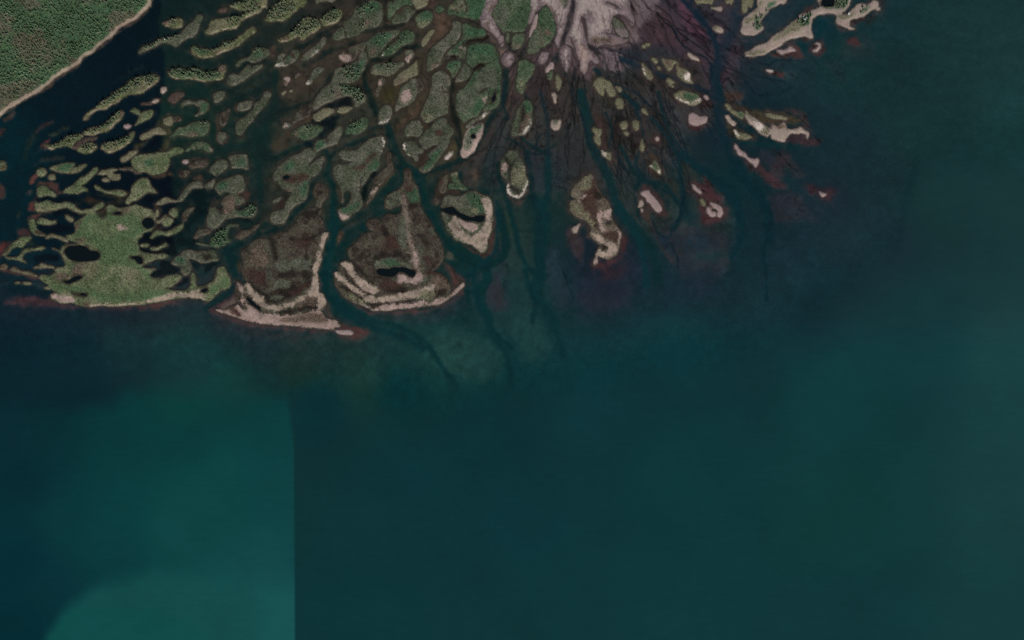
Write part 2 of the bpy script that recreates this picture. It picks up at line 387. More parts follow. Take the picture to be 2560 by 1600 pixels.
1650 140 1690 110 1740 130 1770 160 1830 145 1890 130 1925 140 1910 190 1870 235 1800 270 1740 300 1705 315 1730 270 1750 230 1755 190 1700 165
I islet p tiny pinkish sand dot between banana-shaped and bow-tie islets
1560 330 1610 310 1640 320 1610 350 1580 350
I island o arched pale-olive islet over a round black pool
1765 475 1800 430 1870 400 1940 360 2010 350 2070 380 2090 430 2040 430 1990 420 1930 430 1880 470 1820 490 1785 500
I mudbank o blurry olive shoal, left one of a pair at the dark water seam
2060 260 2110 220 2160 210 2180 260 2150 310 2100 310
I mudbank b blurry grey shoal, right one of a pair at the dark water seam
2190 260 2200 210 2260 210 2282 250 2230 270
I island m large rounded marsh island with scrub, south of the arched islet
1660 740 1720 700 1790 690 1870 680 1950 670 2050 660 2110 650 2180 610 2250 600 2310 640 2240 680 2150 710 2130 790 2100 870 2060 900 1980 930 1900 930 1830 900 1760 910 1710 880 1680 830
v gr 1830 760 1920 750 1920 810 1850 820
v ol 2000 640 2060 600 2110 480 2090 400 2140 470 2130 640
I islet o olive finger islet pointing at the large rounded marsh island
1520 745 1560 710 1620 670 1680 640 1730 640 1690 690 1620 740 1550 775
I islet b thin brown tail trailing west of the large rounded marsh island
1500 858 1580 858 1680 860 1730 900 1780 920 1710 922 1640 885 1560 880
I island m spindle-shaped marsh islet with yellow east tail
630 855 680 830 760 810 840 800 930 795 920 850 980 840 1050 810 1085 825 1030 870 970 915 880 920 800 920 730 905 670 880
v ol 900 870 980 850 1080 820 1000 900 880 915
v gr 760 820 920 805 890 870 760 890
I island m thin slanting whip-like islet with a forked foot
790 1160 850 1120 910 1080 960 1040 1010 990 1080 960 1130 910 1180 860 1220 850 1215 890 1170 950 1110 1010 1050 1050 1020 1080 1080 1110 1100 1140 1040 1150 970 1180 900 1170
I islet o claw-shaped sandy islet above black water
1235 935 1270 890 1340 880 1420 865 1470 870 1420 890 1440 940 1500 940 1500 990 1440 1005 1380 980 1350 940 1290 940
I islet o tiny sandy dot under the claw-shaped islet
1285 1000 1330 985 1375 1005 1330 1025
I islet m small round grassy islet near the western deep channel
460 910 490 870 540 865 585 895 575 935 520 955 470 940
I islet o small yellowish grassy dot southeast of a round grassy islet
610 960 650 930 690 945 695 990 650 1005 615 985
I islet m blocky grass islet ringed by red mud
480 1110 520 1080 580 1100 630 1140 700 1180 690 1210 600 1200 500 1215 470 1180
I mudbank r slim red mud shoal at the edge of the western deep channel
385 1040 400 980 440 940 470 940 440 990 410 1040
I island m long grassy causeway strip bordering the big marsh on its north
440 1290 470 1300 540 1290 590 1270 680 1300 760 1300 840 1285 920 1310 960 1350 1010 1390 1100 1380 1180 1360 1220 1310 1290 1290 1305 1320 1270 1350 1210 1390 1150 1410 1060 1430 980 1420 900 1380 830 1350 740 1365 640 1390 540 1400 460 1390
v br 980 1300 1180 1290 1200 1340 1000 1370
v ol 450 1360 640 1370 620 1395 470 1395
I islet m snaking green islet leading toward the marsh lump
1195 1080 1230 1080 1280 1130 1360 1150 1450 1140 1530 1140 1590 1170 1570 1200 1500 1210 1420 1180 1340 1165 1260 1135 1210 1110
I island m scrubby marsh lump left of a round black pool
1600 1260 1640 1200 1660 1120 1700 1060 1760 1000 1830 980 1880 1010 1900 1080 1950 1140 1970 1170 1900 1160 1830 1170 1780 1220 1720 1260 1660 1280 1620 1310 1590 1290
I islet m half-cut grassy islet with reddish rim on the photo's left edge
-20 770 20 770 60 800 70 850 40 880 -20 890
v rd 10 850 70 830 50 880 0 890
@B2
I island g wavy grey bar between black pools, running up to a scrubby head
50 1310 100 1270 180 1225 300 1265 350 1220 400 1140 460 1070 520 1030 590 1020 640 1060 640 1100 560 1100 500 1120 450 1170 400 1240 350 1275 270 1280 180 1290 100 1315
v ol 50 1310 180 1230 290 1270 180 1290
I island l green fish-shaped island with a few dark trees at its head
230 470 270 410 340 350 420 330 500 290 590 270 680 265 715 285 715 350 690 410 640 440 560 455 470 455 390 440 310 440
t 0.35 610 290 680 270 700 340 640 350
v br 440 440 560 400 600 440 500 460
I island l green arch-shaped island with pink east tip
420 640 470 590 520 540 590 525 660 540 720 565 760 620 740 655 690 640 640 615 570 610 500 615 450 640
v pk 730 610 770 620 745 655
v ol 480 590 600 550 640 580 520 610
I islet b small rounded islet just below the upright brown wedge islet
810 470 830 410 880 405 930 420 955 465 930 520 880 550 840 530 815 500
v g 820 460 880 420 940 460 880 530
I islet b low oblong islet with red northern edge in the mid-left channels
470 810 520 775 600 765 670 755 700 790 680 835 610 840 540 855 490 860
I islet p tiny pink mud speck left of the low oblong red-edged islet
390 780 430 755 460 780 430 805
I island g scrubby oval island slanting northeast, left of the squarish green one
735 890 750 840 800 790 860 750 920 755 950 800 930 860 870 910 800 945 755 920
I island g squarish island with green heart and pale rim beside the wide channel
975 720 1030 690 1110 680 1180 690 1200 730 1205 800 1200 865 1130 855 1060 855 1010 850 1000 780
v gr 1060 780 1120 730 1180 760 1170 830 1080 830
I islet b speckled little islet below the low oblong red-edged one
340 945 370 900 440 890 475 905 440 950 370 965
I islet g triangular grey islet pointing up beside the large branched island
655 1080 690 1050 740 1020 780 995 785 1040 770 1100 700 1105
I island g large branched island with red-brown hollow and tree clump at its foot
800 1110 810 1060 870 1020 960 990 1040 960 1090 940 1135 965 1150 1020 1165 1080 1140 1140 1100 1180 1150 1220 1170 1270 1110 1310 1040 1310 1030 1350 1080 1400 1160 1380 1190 1340 1250 1320 1310 1350 1320 1400 1290 1450 1230 1480 1100 1465 990 1480 900 1510 830 1590 770 1610 700 1590 690 1540 700 1480 720 1400 740 1355 800 1360 860 1400 900 1340 880 1300 920 1230 990 1180 930 1150 860 1180 820 1150
t 0.6 1180 1370 1250 1325 1310 1360 1280 1440 1200 1460
v gr 1100 1400 1250 1330 1310 1370 1280 1450 1160 1460
v gr 820 1060 900 1030 960 1070 860 1130
v br 900 1280 1000 1200 1060 1280 980 1440 900 1400
v rd 1090 1180 1150 1190 1170 1230 1110 1240
v dk 800 1300 880 1360 900 1440 840 1420
I islet g small patchy islet with red mud on top, west of the four-way channel
1650 330 1680 290 1730 290 1755 330 1720 365 1670 360
v pk 1660 340 1720 310 1730 350
I island l leaf-shaped green island with scattered dark trees, above the diagonal channel
1750 420 1810 390 1870 340 1930 310 2000 305 2080 320 2140 350 2130 390 2070 440 2000 480 1930 500 1870 480 1800 450
t 0.35 1930 340 2060 330 2040 400 1960 420
v br 1740 420 1820 400 1860 460 1800 460
I island g tapering grey-green island with bright green middle along the diagonal channel
2040 580 2070 530 2130 500 2200 490 2230 440 2290 390 2350 330 2385 330 2390 390 2370 450 2340 530 2270 570 2190 590 2120 620 2080 650 2050 620
c 2 2200 480 2215 530 2210 570
v gr 2060 560 2160 510 2190 560 2090 620
I island g large jagged scrub island with a red-brown swamp across its waist
1530 980 1550 900 1610 830 1690 760 1760 710 1840 680 1920 630 1980 610 2040 630 2070 670 2030 730 1980 790 1970 830 2020 800 2080 750 2150 710 2170 740 2140 800 2120 880 2070 940 1990 990 1970 1050 1960 1150 1940 1230 1870 1290 1790 1340 1740 1390 1710 1460 1680 1530 1620 1560 1550 1555 1500 1530 1490 1480 1510 1420 1580 1400 1640 1390 1680 1340 1700 1270 1740 1210 1760 1150 1700 1140 1630 1090 1590 1020 1600 1000 1560 1010 1530 1000
v rd 1640 960 1700 935 1800 950 1950 940 1970 985 1900 1020 1800 1050 1720 1040 1660 1000
p 1650 970 1690 942 1730 955 1715 985 1670 995
v rd 1650 1130 1740 1120 1740 1170 1680 1190
v gr 1680 830 1780 780 1760 860 1660 920
v gr 1870 1110 1960 1030 1950 1180 1880 1190
I islet g pale crooked sliver in the dark inlet of the jagged scrub island
1520 1270 1560 1240 1630 1220 1600 1260 1540 1292
I island b upright oval brown island tapering to a thin tail, in the central channel
2040 1190 2050 1110 2080 1060 2140 1060 2190 1110 2220 1170 2190 1240 2140 1290 2130 1340 2090 1360 2060 1320 2070 1250
I island o olive scrub bar below the black bay of the wooded strip island
2030 200 2080 160 2150 110 2230 105 2290 130 2250 170 2180 210 2100 260 2050 240
@C2
I islet o short olive spit between two black bays
420 130 450 100 520 85 600 95 570 130 520 160 440 150
I island l wooded pebble-shaped island with bright green thicket and pale east shore
530 420 540 350 580 310 660 270 730 220 780 230 805 280 790 340 740 390 660 430 590 425
t 0.6 545 370 590 310 700 280 720 320 640 360 580 380
v gr 560 350 640 290 720 300 700 360 620 380
I island g big ear-shaped scrub island with a diagonal rust-red swamp streak
380 850 430 810 500 815 580 800 620 780 560 760 490 740 445 690 480 640 560 630 640 640 720 590 800 520 880 480 960 450 1010 465 1025 530 1000 610 970 690 940 760 950 830 900 890 840 910 800 970 760 1040 710 1100 690 1160 720 1230 730 1310 700 1370 620 1430 560 1490 500 1515 460 1470 425 1400 470 1370 540 1330 580 1260 600 1180 540 1140 490 1180 500 1260 470 1280 480 1160 440 1050 400 980 370 900
v rd 620 860 700 820 780 760 820 700 880 660 900 690 850 740 790 800 740 890 680 880
v dk 500 1160 600 1140 600 1240 510 1260
v gr 480 1370 600 1330 700 1290 660 1370 540 1420
v gr 830 830 940 770 930 850 850 880
v pk 440 1410 480 1450 560 1460 510 1510 460 1480
v wh 1000 480 1022 530 1000 610 985 640 1005 530
c 2 735 960 710 1010 712 1090 640 1110
I mudbank b brown mud and scrub strip along the ear-shaped island's black lagoon
800 1280 840 1160 880 1080 880 1010 940 940 1000 870 1050 830 1040 760 1060 660 1085 680 1090 760 1120 850 1100 920 1040 970 1000 1030 960 1080 900 1160 860 1230 790 1310 760 1350
v sa 850 1170 930 1100 960 1060 900 1160
I island g smooth mitten-shaped grey island north of a brown gully
1265 390 1290 330 1350 270 1410 245 1460 270 1490 330 1485 390 1450 450 1380 450 1290 450 1265 430
I island g grey thumb-shaped island with a white western shore
1245 580 1265 530 1330 515 1400 530 1420 580 1450 600 1495 620 1490 660 1430 680 1440 730 1410 770 1380 720 1320 690 1265 650
v wh 1245 590 1262 580 1290 660 1320 690 1262 655
I island g angular grey-green island with a rust-red spot near its top
1460 490 1500 430 1540 380 1600 350 1640 280 1700 230 1780 230 1800 290 1860 350 1880 400 1840 470 1830 530 1790 590 1740 660 1680 750 1630 830 1570 890 1510 910 1460 890 1440 860 1480 830 1560 770 1600 740 1560 690 1580 660 1650 610 1680 570 1620 560 1550 600 1500 600 1480 550
v rd 1650 400 1700 385 1760 430 1700 450 1660 430
v gr 1600 690 1700 620 1740 640 1620 800 1500 880 1560 780
v rd 1460 830 1530 760 1540 780 1480 850
I sandbar w bright sand sliver on the angular island's southeast side
1780 740 1800 700 1840 650 1865 650 1850 700 1810 740
v ol 1840 600 1870 600 1865 680 1840 660
I island s pale-shored island with dark trees and a tiny black pool in the big channel
1980 650 2000 610 2010 540 2030 470 2050 400 2100 350 2160 330 2210 300 2245 300 2255 350 2240 430 2190 530 2150 620 2100 670 2030 715 1990 700
p 2105 470 2120 430 2140 425 2158 460 2150 480
t 0.3 2030 590 2060 530 2120 490 2120 560 2080 610
t 0.3 2100 380 2220 310 2230 350 2170 400
v gr 2070 400 2200 310 2230 330 2180 400 2100 450
v g 2020 600 2060 430 2100 440 2110 560 2060 630
v pk 2000 620 2020 700 2150 600 2240 420 2200 430 2120 600 2060 650
I islet g thin grey strip with a white patch above the pale-shored island
2040 330 2070 290 2140 240 2210 200 2260 160 2330 130 2330 160 2270 220 2200 250 2130 300 2060 350
v wh 2250 205 2310 150 2335 145 2290 210
I islet b small scrub islet at the northwest corner of the right-hand delta lobe
1700 1110 1710 1030 1750 960 1800 940 1810 1000 1790 1080 1790 1140 1740 1170
v rd 1700 1020 1760 950 1750 1010 1710 1070
I island l triangular green cap islet north of the right-hand delta lobe
1850 930 1880 905 1930 910 1935 980 1990 1050 2050 1110 2030 1125 1930 1120 1820 1110 1830 1060 1880 1040 1870 980
v ol 1850 930 1930 910 1930 960 1870 980
@C3
I islet b very small scrub patch at the west shoulder of the right-hand delta lobe
1640 -10 1680 -20 1695 30 1660 50
I island g right-hand delta lobe, green with a black curved pool and sandy keel
1740 60 1760 -20 1830 -60 1920 -50 2000 -70 2080 -110 2160 -110 2240 -70 2310 -50 2350 10 2370 90 2375 200 2365 300 2350 420 2310 490 2310 580 2280 650 2230 660 2180 610 2100 560 2000 520 1920 500 1870 440 1800 370 1780 280 1750 200 1750 130
p 1750 110 1830 95 1890 100 1950 150 2050 200 2110 220 2180 200 2250 190 2280 220 2260 270 2190 280 2120 260 2040 260 1960 220 1900 175 1830 180 1770 150
v dk 2170 530 2220 470 2295 450 2300 500 2260 550 2210 570
t 0.12 2140 -40 2240 0 2230 90 2190 50
v gr 2060 -80 2200 -60 2250 60 2270 170 2180 180 2120 60
v sa 2220 0 2290 -40 2350 20 2370 200 2345 430 2300 600 2230 655 2150 590 2000 510 1880 430 1810 340 1850 250 1900 200 1960 320 2060 430 2180 430 2260 340 2290 240 2280 100
v pk 1930 190 2010 240 2150 300 2180 360 2100 390 2000 330
v ol 2090 110 2180 90 2190 150 2110 160
v br 1860 290 1900 300 1960 380 1900 360
I island b middle delta lobe with pale sand spine and long black pool
1270 -360 1310 -390 1340 -340 1350 -250 1400 -200 1430 -140 1450 -40 1450 60 1480 120 1520 190 1580 260 1610 320 1640 400 1690 480 1740 600 1750 700 1740 760 1680 840 1620 900 1700 930 1770 970 1820 1050 1840 1130 1810 1190 1880 1150 1950 1090 1980 1040 1970 1020 2010 1040 2010 1080 1960 1140 1880 1200 1800 1260 1720 1310 1640 1320 1580 1330 1480 1340 1380 1360 1250 1370 1100 1385 980 1390 880 1390 800 1360 720 1320 640 1300 560 1250 480 1190 440 1120 400 1050 385 960 400 910 450 900 440 850 470 790 530 765 590 790 620 790 570 700 550 630 600 590 680 510 740 450 830 410 900 400 830 360 800 300 830 250 920 240 980 290 1010 220 1060 180 1150 190 1230 150 1230 60 1150 80 1080 110 1020 90 1020 40 1040 -30 1100 -80 1200 -140 1240 -180 1270 -260
p 915 900 950 870 1050 870 1130 855 1220 845 1290 855 1340 880 1395 890 1400 930 1370 960 1310 940 1260 910 1200 900 1150 950 1080 965 980 950 930 930
v g 1040 -20 1230 -130 1230 40 1080 100
v gr 1300 -110 1430 -130 1440 30 1320 20
v rd 1290 -150 1350 -160 1370 -120 1310 -100
v dk 1000 130 1100 115 1240 60 1240 170 1120 170
v dk 1310 60 1440 45 1440 90 1330 100
v rd 955 320 1000 310 1030 380 1100 450 1170 480 1190 570 1100 620 990 570 1020 480 980 400
v dk 980 310 1030 340 1070 440 1010 440
v dk 890 700 1000 650 1100 690 1200 640 1300 770 1310 800 1200 745 1100 715 1000 745 900 765
v g 890 800 1000 750 1150 740 1300 800 1390 870 1280 850 1100 860 930 880
v gr 1000 780 1120 750 1220 810 1100 840
v rd 950 1080 1000 1020 1100 1000 1200 1050 1300 1110 1250 1160 1130 1165 1020 1140
v dk 960 1100 1100 1130 1230 1100 1300 1110 1250 1165 1130 1170 1020 1145
v dk 620 790 680 830 760 900 830 990 900 1060 840 1030 740 940 650 850
v dk 510 920 560 970 640 1040 710 1110 640 1085 560 1015
v dk 450 1075 520 1090 600 1140 700 1205 740 1255 660 1215 560 1155 460 1115
v dk 800 1300 900 1300 1000 1305 870 1350 810 1335
v dk 1220 1285 1320 1250 1400 1245 1310 1292
v rd 1560 920 1680 850 1740 800 1850 860 1980 980 1960 1060 1860 1140 1800 1000
v br 1620 1000 1720 970 1830 1080 1800 1180 1700 1170 1640 1090
v dk 1420 440 1500 470 1560 560 1500 530
v rd 1510 720 1610 720 1600 800 1520 780
v dk 1690 1150 1800 1130 1780 1200 1690 1200
v ta 1225 -80 1285 -60 1300 50 1310 200 1340 400 1400 600 1430 700 1450 850 1500 950 1480 1030 1410 1040 1390 950 1370 800 1340 650 1290 500 1245 300 1230 100
v pk 1380 660 1420 700 1440 850 1490 960 1450 1030 1415 1000 1400 850
v g 1250 200 1290 350 1290 560 1340 640 1260 600 1190 500
v pk 1170 970 1220 920 1300 950 1400 990 1420 1050 1260 1050 1180 1020
v sa 460 790 540 780 620 860 720 980 880 1080 960 1150 860 1180 740 1130 640 1010 540 900
v sa 385 920 450 920 560 1020 700 1160 800 1200 1000 1210 1250 1180 1500 1110 1640 1070 1620 1140 1400 1230 1200 1270 900 1290 780 1280 700 1200 560 1090 430 1000
v pk 640 1270 800 1340 880 1380 950 1330 1100 1310 1380 1300 1500 1280 1620 1300 1700 1240 1810 1230 1900 1140 2000 1040 2015 1080 1900 1200 1750 1300 1600 1325 1400 1355 1100 1387 880 1397 760 1350
v ol 450 1130 560 1180 720 1260 760 1310 640 1270 520 1200
v ol 1480 1180 1620 1150 1610 1230 1500 1240
@D2
I island g oval island with brown lagoon and pale southeast rim, below the carrot-shaped one
700 430 715 330 745 230 770 130 830 50 870 10 920 20 950 70 955 150 960 250 935 340 890 400 850 430 780 445 730 450
v br 850 130 900 150 935 170 935 260 900 330 850 390 800 430 800 330 830 230
v dk 840 60 870 120 860 250 830 300 810 400 795 400 820 200
v gr 870 20 940 50 945 140 890 140
v wh 850 425 870 370 930 300 945 250 935 340 890 400
I islet s small pear-shaped islet with bright tip in the middle of the flats
1200 310 1205 260 1240 230 1290 225 1315 270 1310 320 1280 370 1245 375 1215 350
v g 1215 250 1280 240 1270 310 1220 310
v dk 1205 200 1300 205 1300 240 1250 260 1215 250
I islet o ragged yellow-olive islet on a brown shoal in the fan flats
1720 380 1740 345 1790 360 1830 370 1820 430 1800 460 1830 530 1810 570 1770 540 1740 470 1755 420
I islet o round olive islet, left of a close pair
2060 310 2090 270 2140 270 2160 310 2140 355 2095 360
I islet o upright olive islet, right of a close pair
2230 290 2260 255 2300 280 2300 340 2265 380 2235 330
I islet o faint olive fleck below the close pair of olive islets
2115 400 2160 398 2175 430 2150 445
I islet o spearhead olive islet southeast of the close pair
2320 560 2340 490 2360 540 2375 590 2345 650 2320 610
I islet o small triangular islet with white western rim, south of the ragged olive one
1830 640 1870 640 1940 660 1955 750 1900 730 1850 690
v wh 1830 640 1860 650 1900 720 1870 710
I island g oval island with a Y-shaped dark hollow and white sand horseshoe
560 830 570 760 610 710 660 650 710 635 760 650 780 700 830 760 870 830 870 900 890 980 905 1040 890 1110 850 1180 800 1230 740 1230 690 1200 650 1150 635 1090 660 1060 640 1000 600 960 565 890
v dk 660 1085 700 1080 760 1105 810 1150 805 1195 755 1185 690 1130
v dk 615 730 680 750 695 800 740 750 770 740 730 800 710 860 700 950 690 1050 660 1010 665 900 650 820
v pk 565 830 600 800 650 830 630 900 580 890
v wh 635 1090 660 1065 665 1120 720 1180 780 1205 830 1170 870 1090 890 1030 905 1040 890 1110 850 1185 800 1235 740 1235 690 1205 650 1155
v wh 845 840 868 840 866 890 850 890
v ol 720 870 840 830 880 1000 840 1090 760 1090 710 1030
I island t ragged brown lobe with peaty hollows, grey sand comb and spiky foot
1660 940 1700 930 1730 980 1760 1060 1810 1150 1850 1210 1900 1260 1940 1330 1950 1400 1950 1460 1990 1540 2030 1590 2080 1670 2070 1760 2050 1840 2030 1940 1980 1960 1920 2000 1850 1975 1780 1965 1780 2050 1750 2070 1735 2050 1765 1960 1790 1880 1820 1830 1790 1800 1740 1760 1690 1720 1680 1680 1710 1650 1690 1590 1640 1520 1560 1490 1490 1460 1440 1380 1430 1330 1450 1270 1530 1240 1450 1200 1480 1100 1560 1030 1610 970
v dk 1880 1535 1960 1530 1980 1565 1930 1590 1890 1570
v dk 1830 1830 1880 1815 1915 1850 1890 1900 1850 1900
v rd 1590 1130 1640 1130 1740 1110 1800 1170 1840 1210 1790 1240 1780 1330 1800 1400 1780 1500 1800 1600 1780 1640 1720 1630 1700 1500 1660 1440 1580 1420 1620 1350 1560 1270 1600 1200
v dk 1750 1120 1850 1200 1780 1250 1740 1190
v ol 1440 1310 1530 1290 1600 1330 1570 1420 1500 1440
v ol 1490 1110 1560 1040 1660 960 1720 1000 1680 1120 1560 1130
v rd 1700 1000 1740 990 1800 1150 1740 1110
v pk 1540 1290 1600 1200 1640 1190 1580 1280
v ol 1590 1460 1640 1410 1690 1460 1670 1510 1620 1510
v ol 1680 1550 1720 1510 1760 1550 1730 1620 1690 1610
v pk 1790 1420 1830 1380 1850 1480 1840 1560 1900 1630 1960 1640 1920 1690 1820 1620 1790 1510
v pk 1860 1420 1940 1380 1945 1500 1890 1510
v sa 1690 1690 1780 1680 1880 1760 1990 1800 2030 1850 2020 1930 1900 1990 1780 1960 1800 1880 1840 1910 1900 1900 1920 1850 1860 1810 1750 1740
v rd 1860 1720 1900 1660 1990 1650 2040 1700 2040 1800 1960 1770
v pk 2010 1600 2080 1670 2060 1830 2040 1830 2060 1700
v pk 1740 2060 1770 1960 1790 1970 1780 2050
@D3
I sandbar s sand dot with a short tail beside the ragged brown lobe
1470 380 1490 350 1530 330 1555 310 1540 350 1530 400 1490 412
@E2
I islet p pinkish D-shaped sandy islet with a dark red apron
1020 240 1030 190 1060 165 1110 185 1150 215 1210 215 1240 220 1245 260 1210 290 1150 310 1080 315 1035 290
I sandbar o northwest limb of the feathered sand islands
1480 60 1510 50 1560 100 1620 140 1690 140 1715 170 1700 230 1640 210 1580 170 1510 110
v gr 1650 150 1710 170 1690 220 1640 190
I sandbar s tiny white speck with a brown halo near the ridge of flats
600 490 620 465 635 490 620 510
I islet o small green kite-shaped islet with pale flanks
520 830 560 800 585 760 610 800 650 860 660 920 640 925 600 880 560 850
v wh 520 830 550 820 570 855 540 850
v wh 610 870 650 890 660 920 630 915
v gr 565 800 600 800 620 870 590 870
I sandbar p long bare pinkish-grey sandbar shaped like a sole
420 1190 450 1160 510 1150 530 1190 580 1240 630 1300 670 1370 660 1410 610 1400 560 1350 510 1280 470 1220
I sandbar s small sand dot left of the sole-shaped sandbar
395 1290 420 1270 440 1300 430 1335 400 1340
I sandbar s tiny white speck under the small sand dot by the sole-shaped bar
422 1370 445 1390 432 1402
I sandbar p short pink sand sliver on the round dark-red shoal
1070 1065 1100 1085 1140 1130 1172 1165 1140 1162 1090 1122
I sandbar p U-shaped pale sandbar at the foot of the round dark-red shoal
1295 1295 1340 1310 1390 1330 1430 1370 1435 1440 1410 1475 1380 1460 1395 1400 1350 1360 1310 1370 1310 1400 1360 1430 1350 1460 1310 1465 1270 1440 1245 1390 1270 1350 1310 1330
v rd 1290 1350 1340 1360 1360 1410 1310 1400
I islet o small olive patch above the U-shaped pale sandbar
1155 1260 1190 1240 1225 1280 1225 1330 1180 1315
@F2
I island s main spine of the feathered sand islands, with forked eastern tail
420 140 460 180 540 230 600 280 660 320 720 360 760 365 755 310 820 330 900 290 930 330 930 360 1000 380 1080 365 1120 348 1170 390 1215 420 1200 480 1190 440 1130 410 1080 420 1020 410 970 430 960 460 920 490 915 515 860 515 810 500 760 480 750 440 720 430 700 450 650 430 590 390 530 330 470 280 430 200
v ol 420 140 520 230 560 270 480 250 430 190
v ol 600 370 680 340 720 410 700 445 640 420
v br 760 320 860 310 930 330 850 360
v wh 520 280 600 290 640 370 590 380
I sandbar o northeast limb of the feathered sand islands
665 170 720 165 800 180 880 190 945 220 930 245 850 230 790 235 740 225 700 205
v ol 665 170 720 165 740 200 700 200
I sandbar s small pale westernmost piece of the feathered sand islands
180 210 200 205 240 250 290 290 270 315 230 290 200 250
I islet o southwest piece of the feathered sand islands, white head and olive tail
265 375 300 375 340 410 420 420 470 440 500 465 440 485 370 490 310 470 285 420
v wh 265 375 295 380 335 440 320 470 290 420
I sandbar p long thin pink sand streak ending in a fork, south of the feathered islands
295 575 310 570 340 620 380 650 430 690 470 730 530 750 575 750 580 780 555 840 520 800 470 770 430 720 350 690 310 630
I sandbar p tiny pink speck on the red shoal far out in the eastern water
1355 1160 1380 1180 1440 1190 1410 1215 1370 1200
@A3
I island m big green marsh island riddled with black pools, sandy along its south shore
840 450 930 430 960 370 950 290 1000 250 1080 200 1120 150 1200 140 1280 150 1330 100 1390 60 1480 100 1600 90 1700 60 1800 90 1900 130 1950 190 1960 260 1940 330 1900 380 1820 400 1780 450 1730 490 1730 570 1750 640 1830 665 1960 690 2060 680 2115 705 2060 735 1960 740 1880 780 1800 810 1780 850 1880 860 1960 870 1900 910 1880 950 1930 985 2030 990 2130 950 2220 940 2290 965 2210 1050 2150 1090 2060 1110 2175 1140 2315 1140 2400 1080 2405 940 2445 930 2465 1060 2515 1090 2615 1070 2695 1000 2715 930 2735 870 2795 840 2835 860 2865 920 2905 990 2905 1060 2875 1100 2795 1130 2715 1190 2665 1240 2605 1275 2535 1240 2445 1230 2355 1220 2265 1230 2165 1240 2035 1270 1915 1290 1800 1310 1650 1325 1500 1330 1350 1330 1250 1325 1150 1345 1050 1335 960 1310 900 1285 800 1295 720 1280 640 1235 650 1180 720 1160 640 1120 560 1105 620 1070 540 1010 500 970 560 940 640 960 700 910 700 860 800 850 830 800 780 700 740 640 660 615 760 640 790 580 880 555 980 560 940 520 860 500 850 480
p 810 650 840 605 900 575 1000 578 1080 592 1140 638 1220 648 1265 680 1240 730 1190 765 1080 765 960 770 880 740 830 700
p 800 1020 870 1005 950 955 1030 955 1020 985 950 1020 860 1050
p 1650 720 1700 705 1770 715 1795 750 1790 800 1740 790 1700 750
p 1795 270 1830 230 1890 225 1935 260 1940 310 1900 345 1840 350 1800 310
p 1000 1190 1040 1170 1090 1190 1050 1208
p 1430 170 1480 150 1530 165 1490 190
p 2530 1130 2600 1115 2620 1140 2560 1165
v mg 1150 180 1500 150 1800 260 1780 420 1500 560 1300 620 1180 560 1080 470 950 480 1000 300
v m 1150 260 1350 220 1600 330 1500 420 1300 480 1150 400
v pk 1470 330 1570 320 1600 370 1500 390
v br 1000 480 1060 480 1060 540 950 530
v dk 1190 100 1250 80 1350 130 1330 220 1240 210
v br 950 820 1080 800 1080 900 1000 980 900 940
v dk 880 1150 1000 1160 1100 1200 1000 1230
v br 1480 120 1620 100 1600 160 1490 200
v br 700 960 800 920 900 940 800 1010 720 1030
v dk 1900 480 1960 440 1940 560 1860 640 1780 600
v br 930 330 1020 270 1000 330 950 390
v mg 1250 560 1700 560 1700 720 1850 900 1900 1000 1700 850 1300 800
v mg 650 1080 900 1080 1200 1120 1500 1200 1900 1150 2150 1160 1950 1250 1500 1280 1250 1260 1100 1180 900 1150 700 1140
v mg 2620 1120 2750 1050 2850 980 2880 1060 2750 1140 2660 1190
v ol 1040 800 1180 790 1240 870 1200 960 1080 1000
v ol 1600 900 1760 900 1740 990 1600 1000
v sa 1150 1310 1500 1310 1800 1290 2050 1210 2200 1170 2350 1160 2500 1140 2560 1200 2600 1275 2450 1232 2300 1230 2100 1255 1800 1312 1500 1335 1150 1345
v pk 650 1180 900 1220 900 1290 760 1290 640 1230
v rd 1040 1300 1120 1280 1130 1345 1060 1340
v br 2440 880 2560 870 2540 940 2450 940
v dk 2480 960 2620 880 2720 880 2690 1000 2600 1060 2500 1080
I island g grey scrub hook east of the marsh's black lagoon
2160 790 2195 740 2265 690 2315 650 2395 635 2475 650 2575 645 2675 640 2705 660 2745 745 2675 760 2605 785 2545 795 2485 765 2415 735 2375 740 2395 800 2405 860 2375 930 2325 945 2285 890 2285 840 2235 825 2175 805
v dk 2550 700 2620 680 2660 720 2600 760
v gr 2200 760 2270 710 2320 760 2280 800
I islet m wriggling pale-olive levee at the northeast side of the marsh pools
1905 470 1930 420 1990 390 2070 400 2120 400 2190 370 2240 330 2310 300 2290 340 2240 390 2180 430 2100 445 2030 430 1960 440 1915 475
I islet m knobbly olive lump above the wriggling levee
2040 290 2060 250 2110 210 2160 230 2170 270 2130 320 2080 330
I islet m round grassy knob, northernmost by the marsh's northeast pools
2130 160 2170 110 2220 120 2230 180 2190 210 2150 190
I islet o thin olive spur left of the knobbly lump
1955 260 2010 250 2080 190 2100 200 2050 260 1990 285
I islet o tiny upright olive sliver above the thin olive spur
1955 190 1970 120 1990 130 1995 190 1970 215
I islet b slanting grey-speckled strip right of the round grassy knob
2305 190 2325 150 2375 110 2445 100 2415 140 2365 190 2335 260 2310 270
I islet m ragged thin strip in the black lagoon of the marsh
1900 600 1980 590 2050 560 2095 545 2100 575 2040 590 1980 625 1910 625
I islet m short pale strip left of the ragged thin one in the marsh lagoon
1765 570 1820 545 1870 560 1850 590 1790 590
I islet m bent rim islet on the west side of the marsh's western pool
370 320 370 260 420 240 440 300 460 370 510 410 570 435 510 445 440 430 400 380
v rd 440 400 570 430 500 445
I islet m inner grassy tongue inside the marsh's western pool
470 280 500 230 580 240 640 265 700 260 690 290 620 300 540 300
I islet o thin arched bank between the two western marsh pools
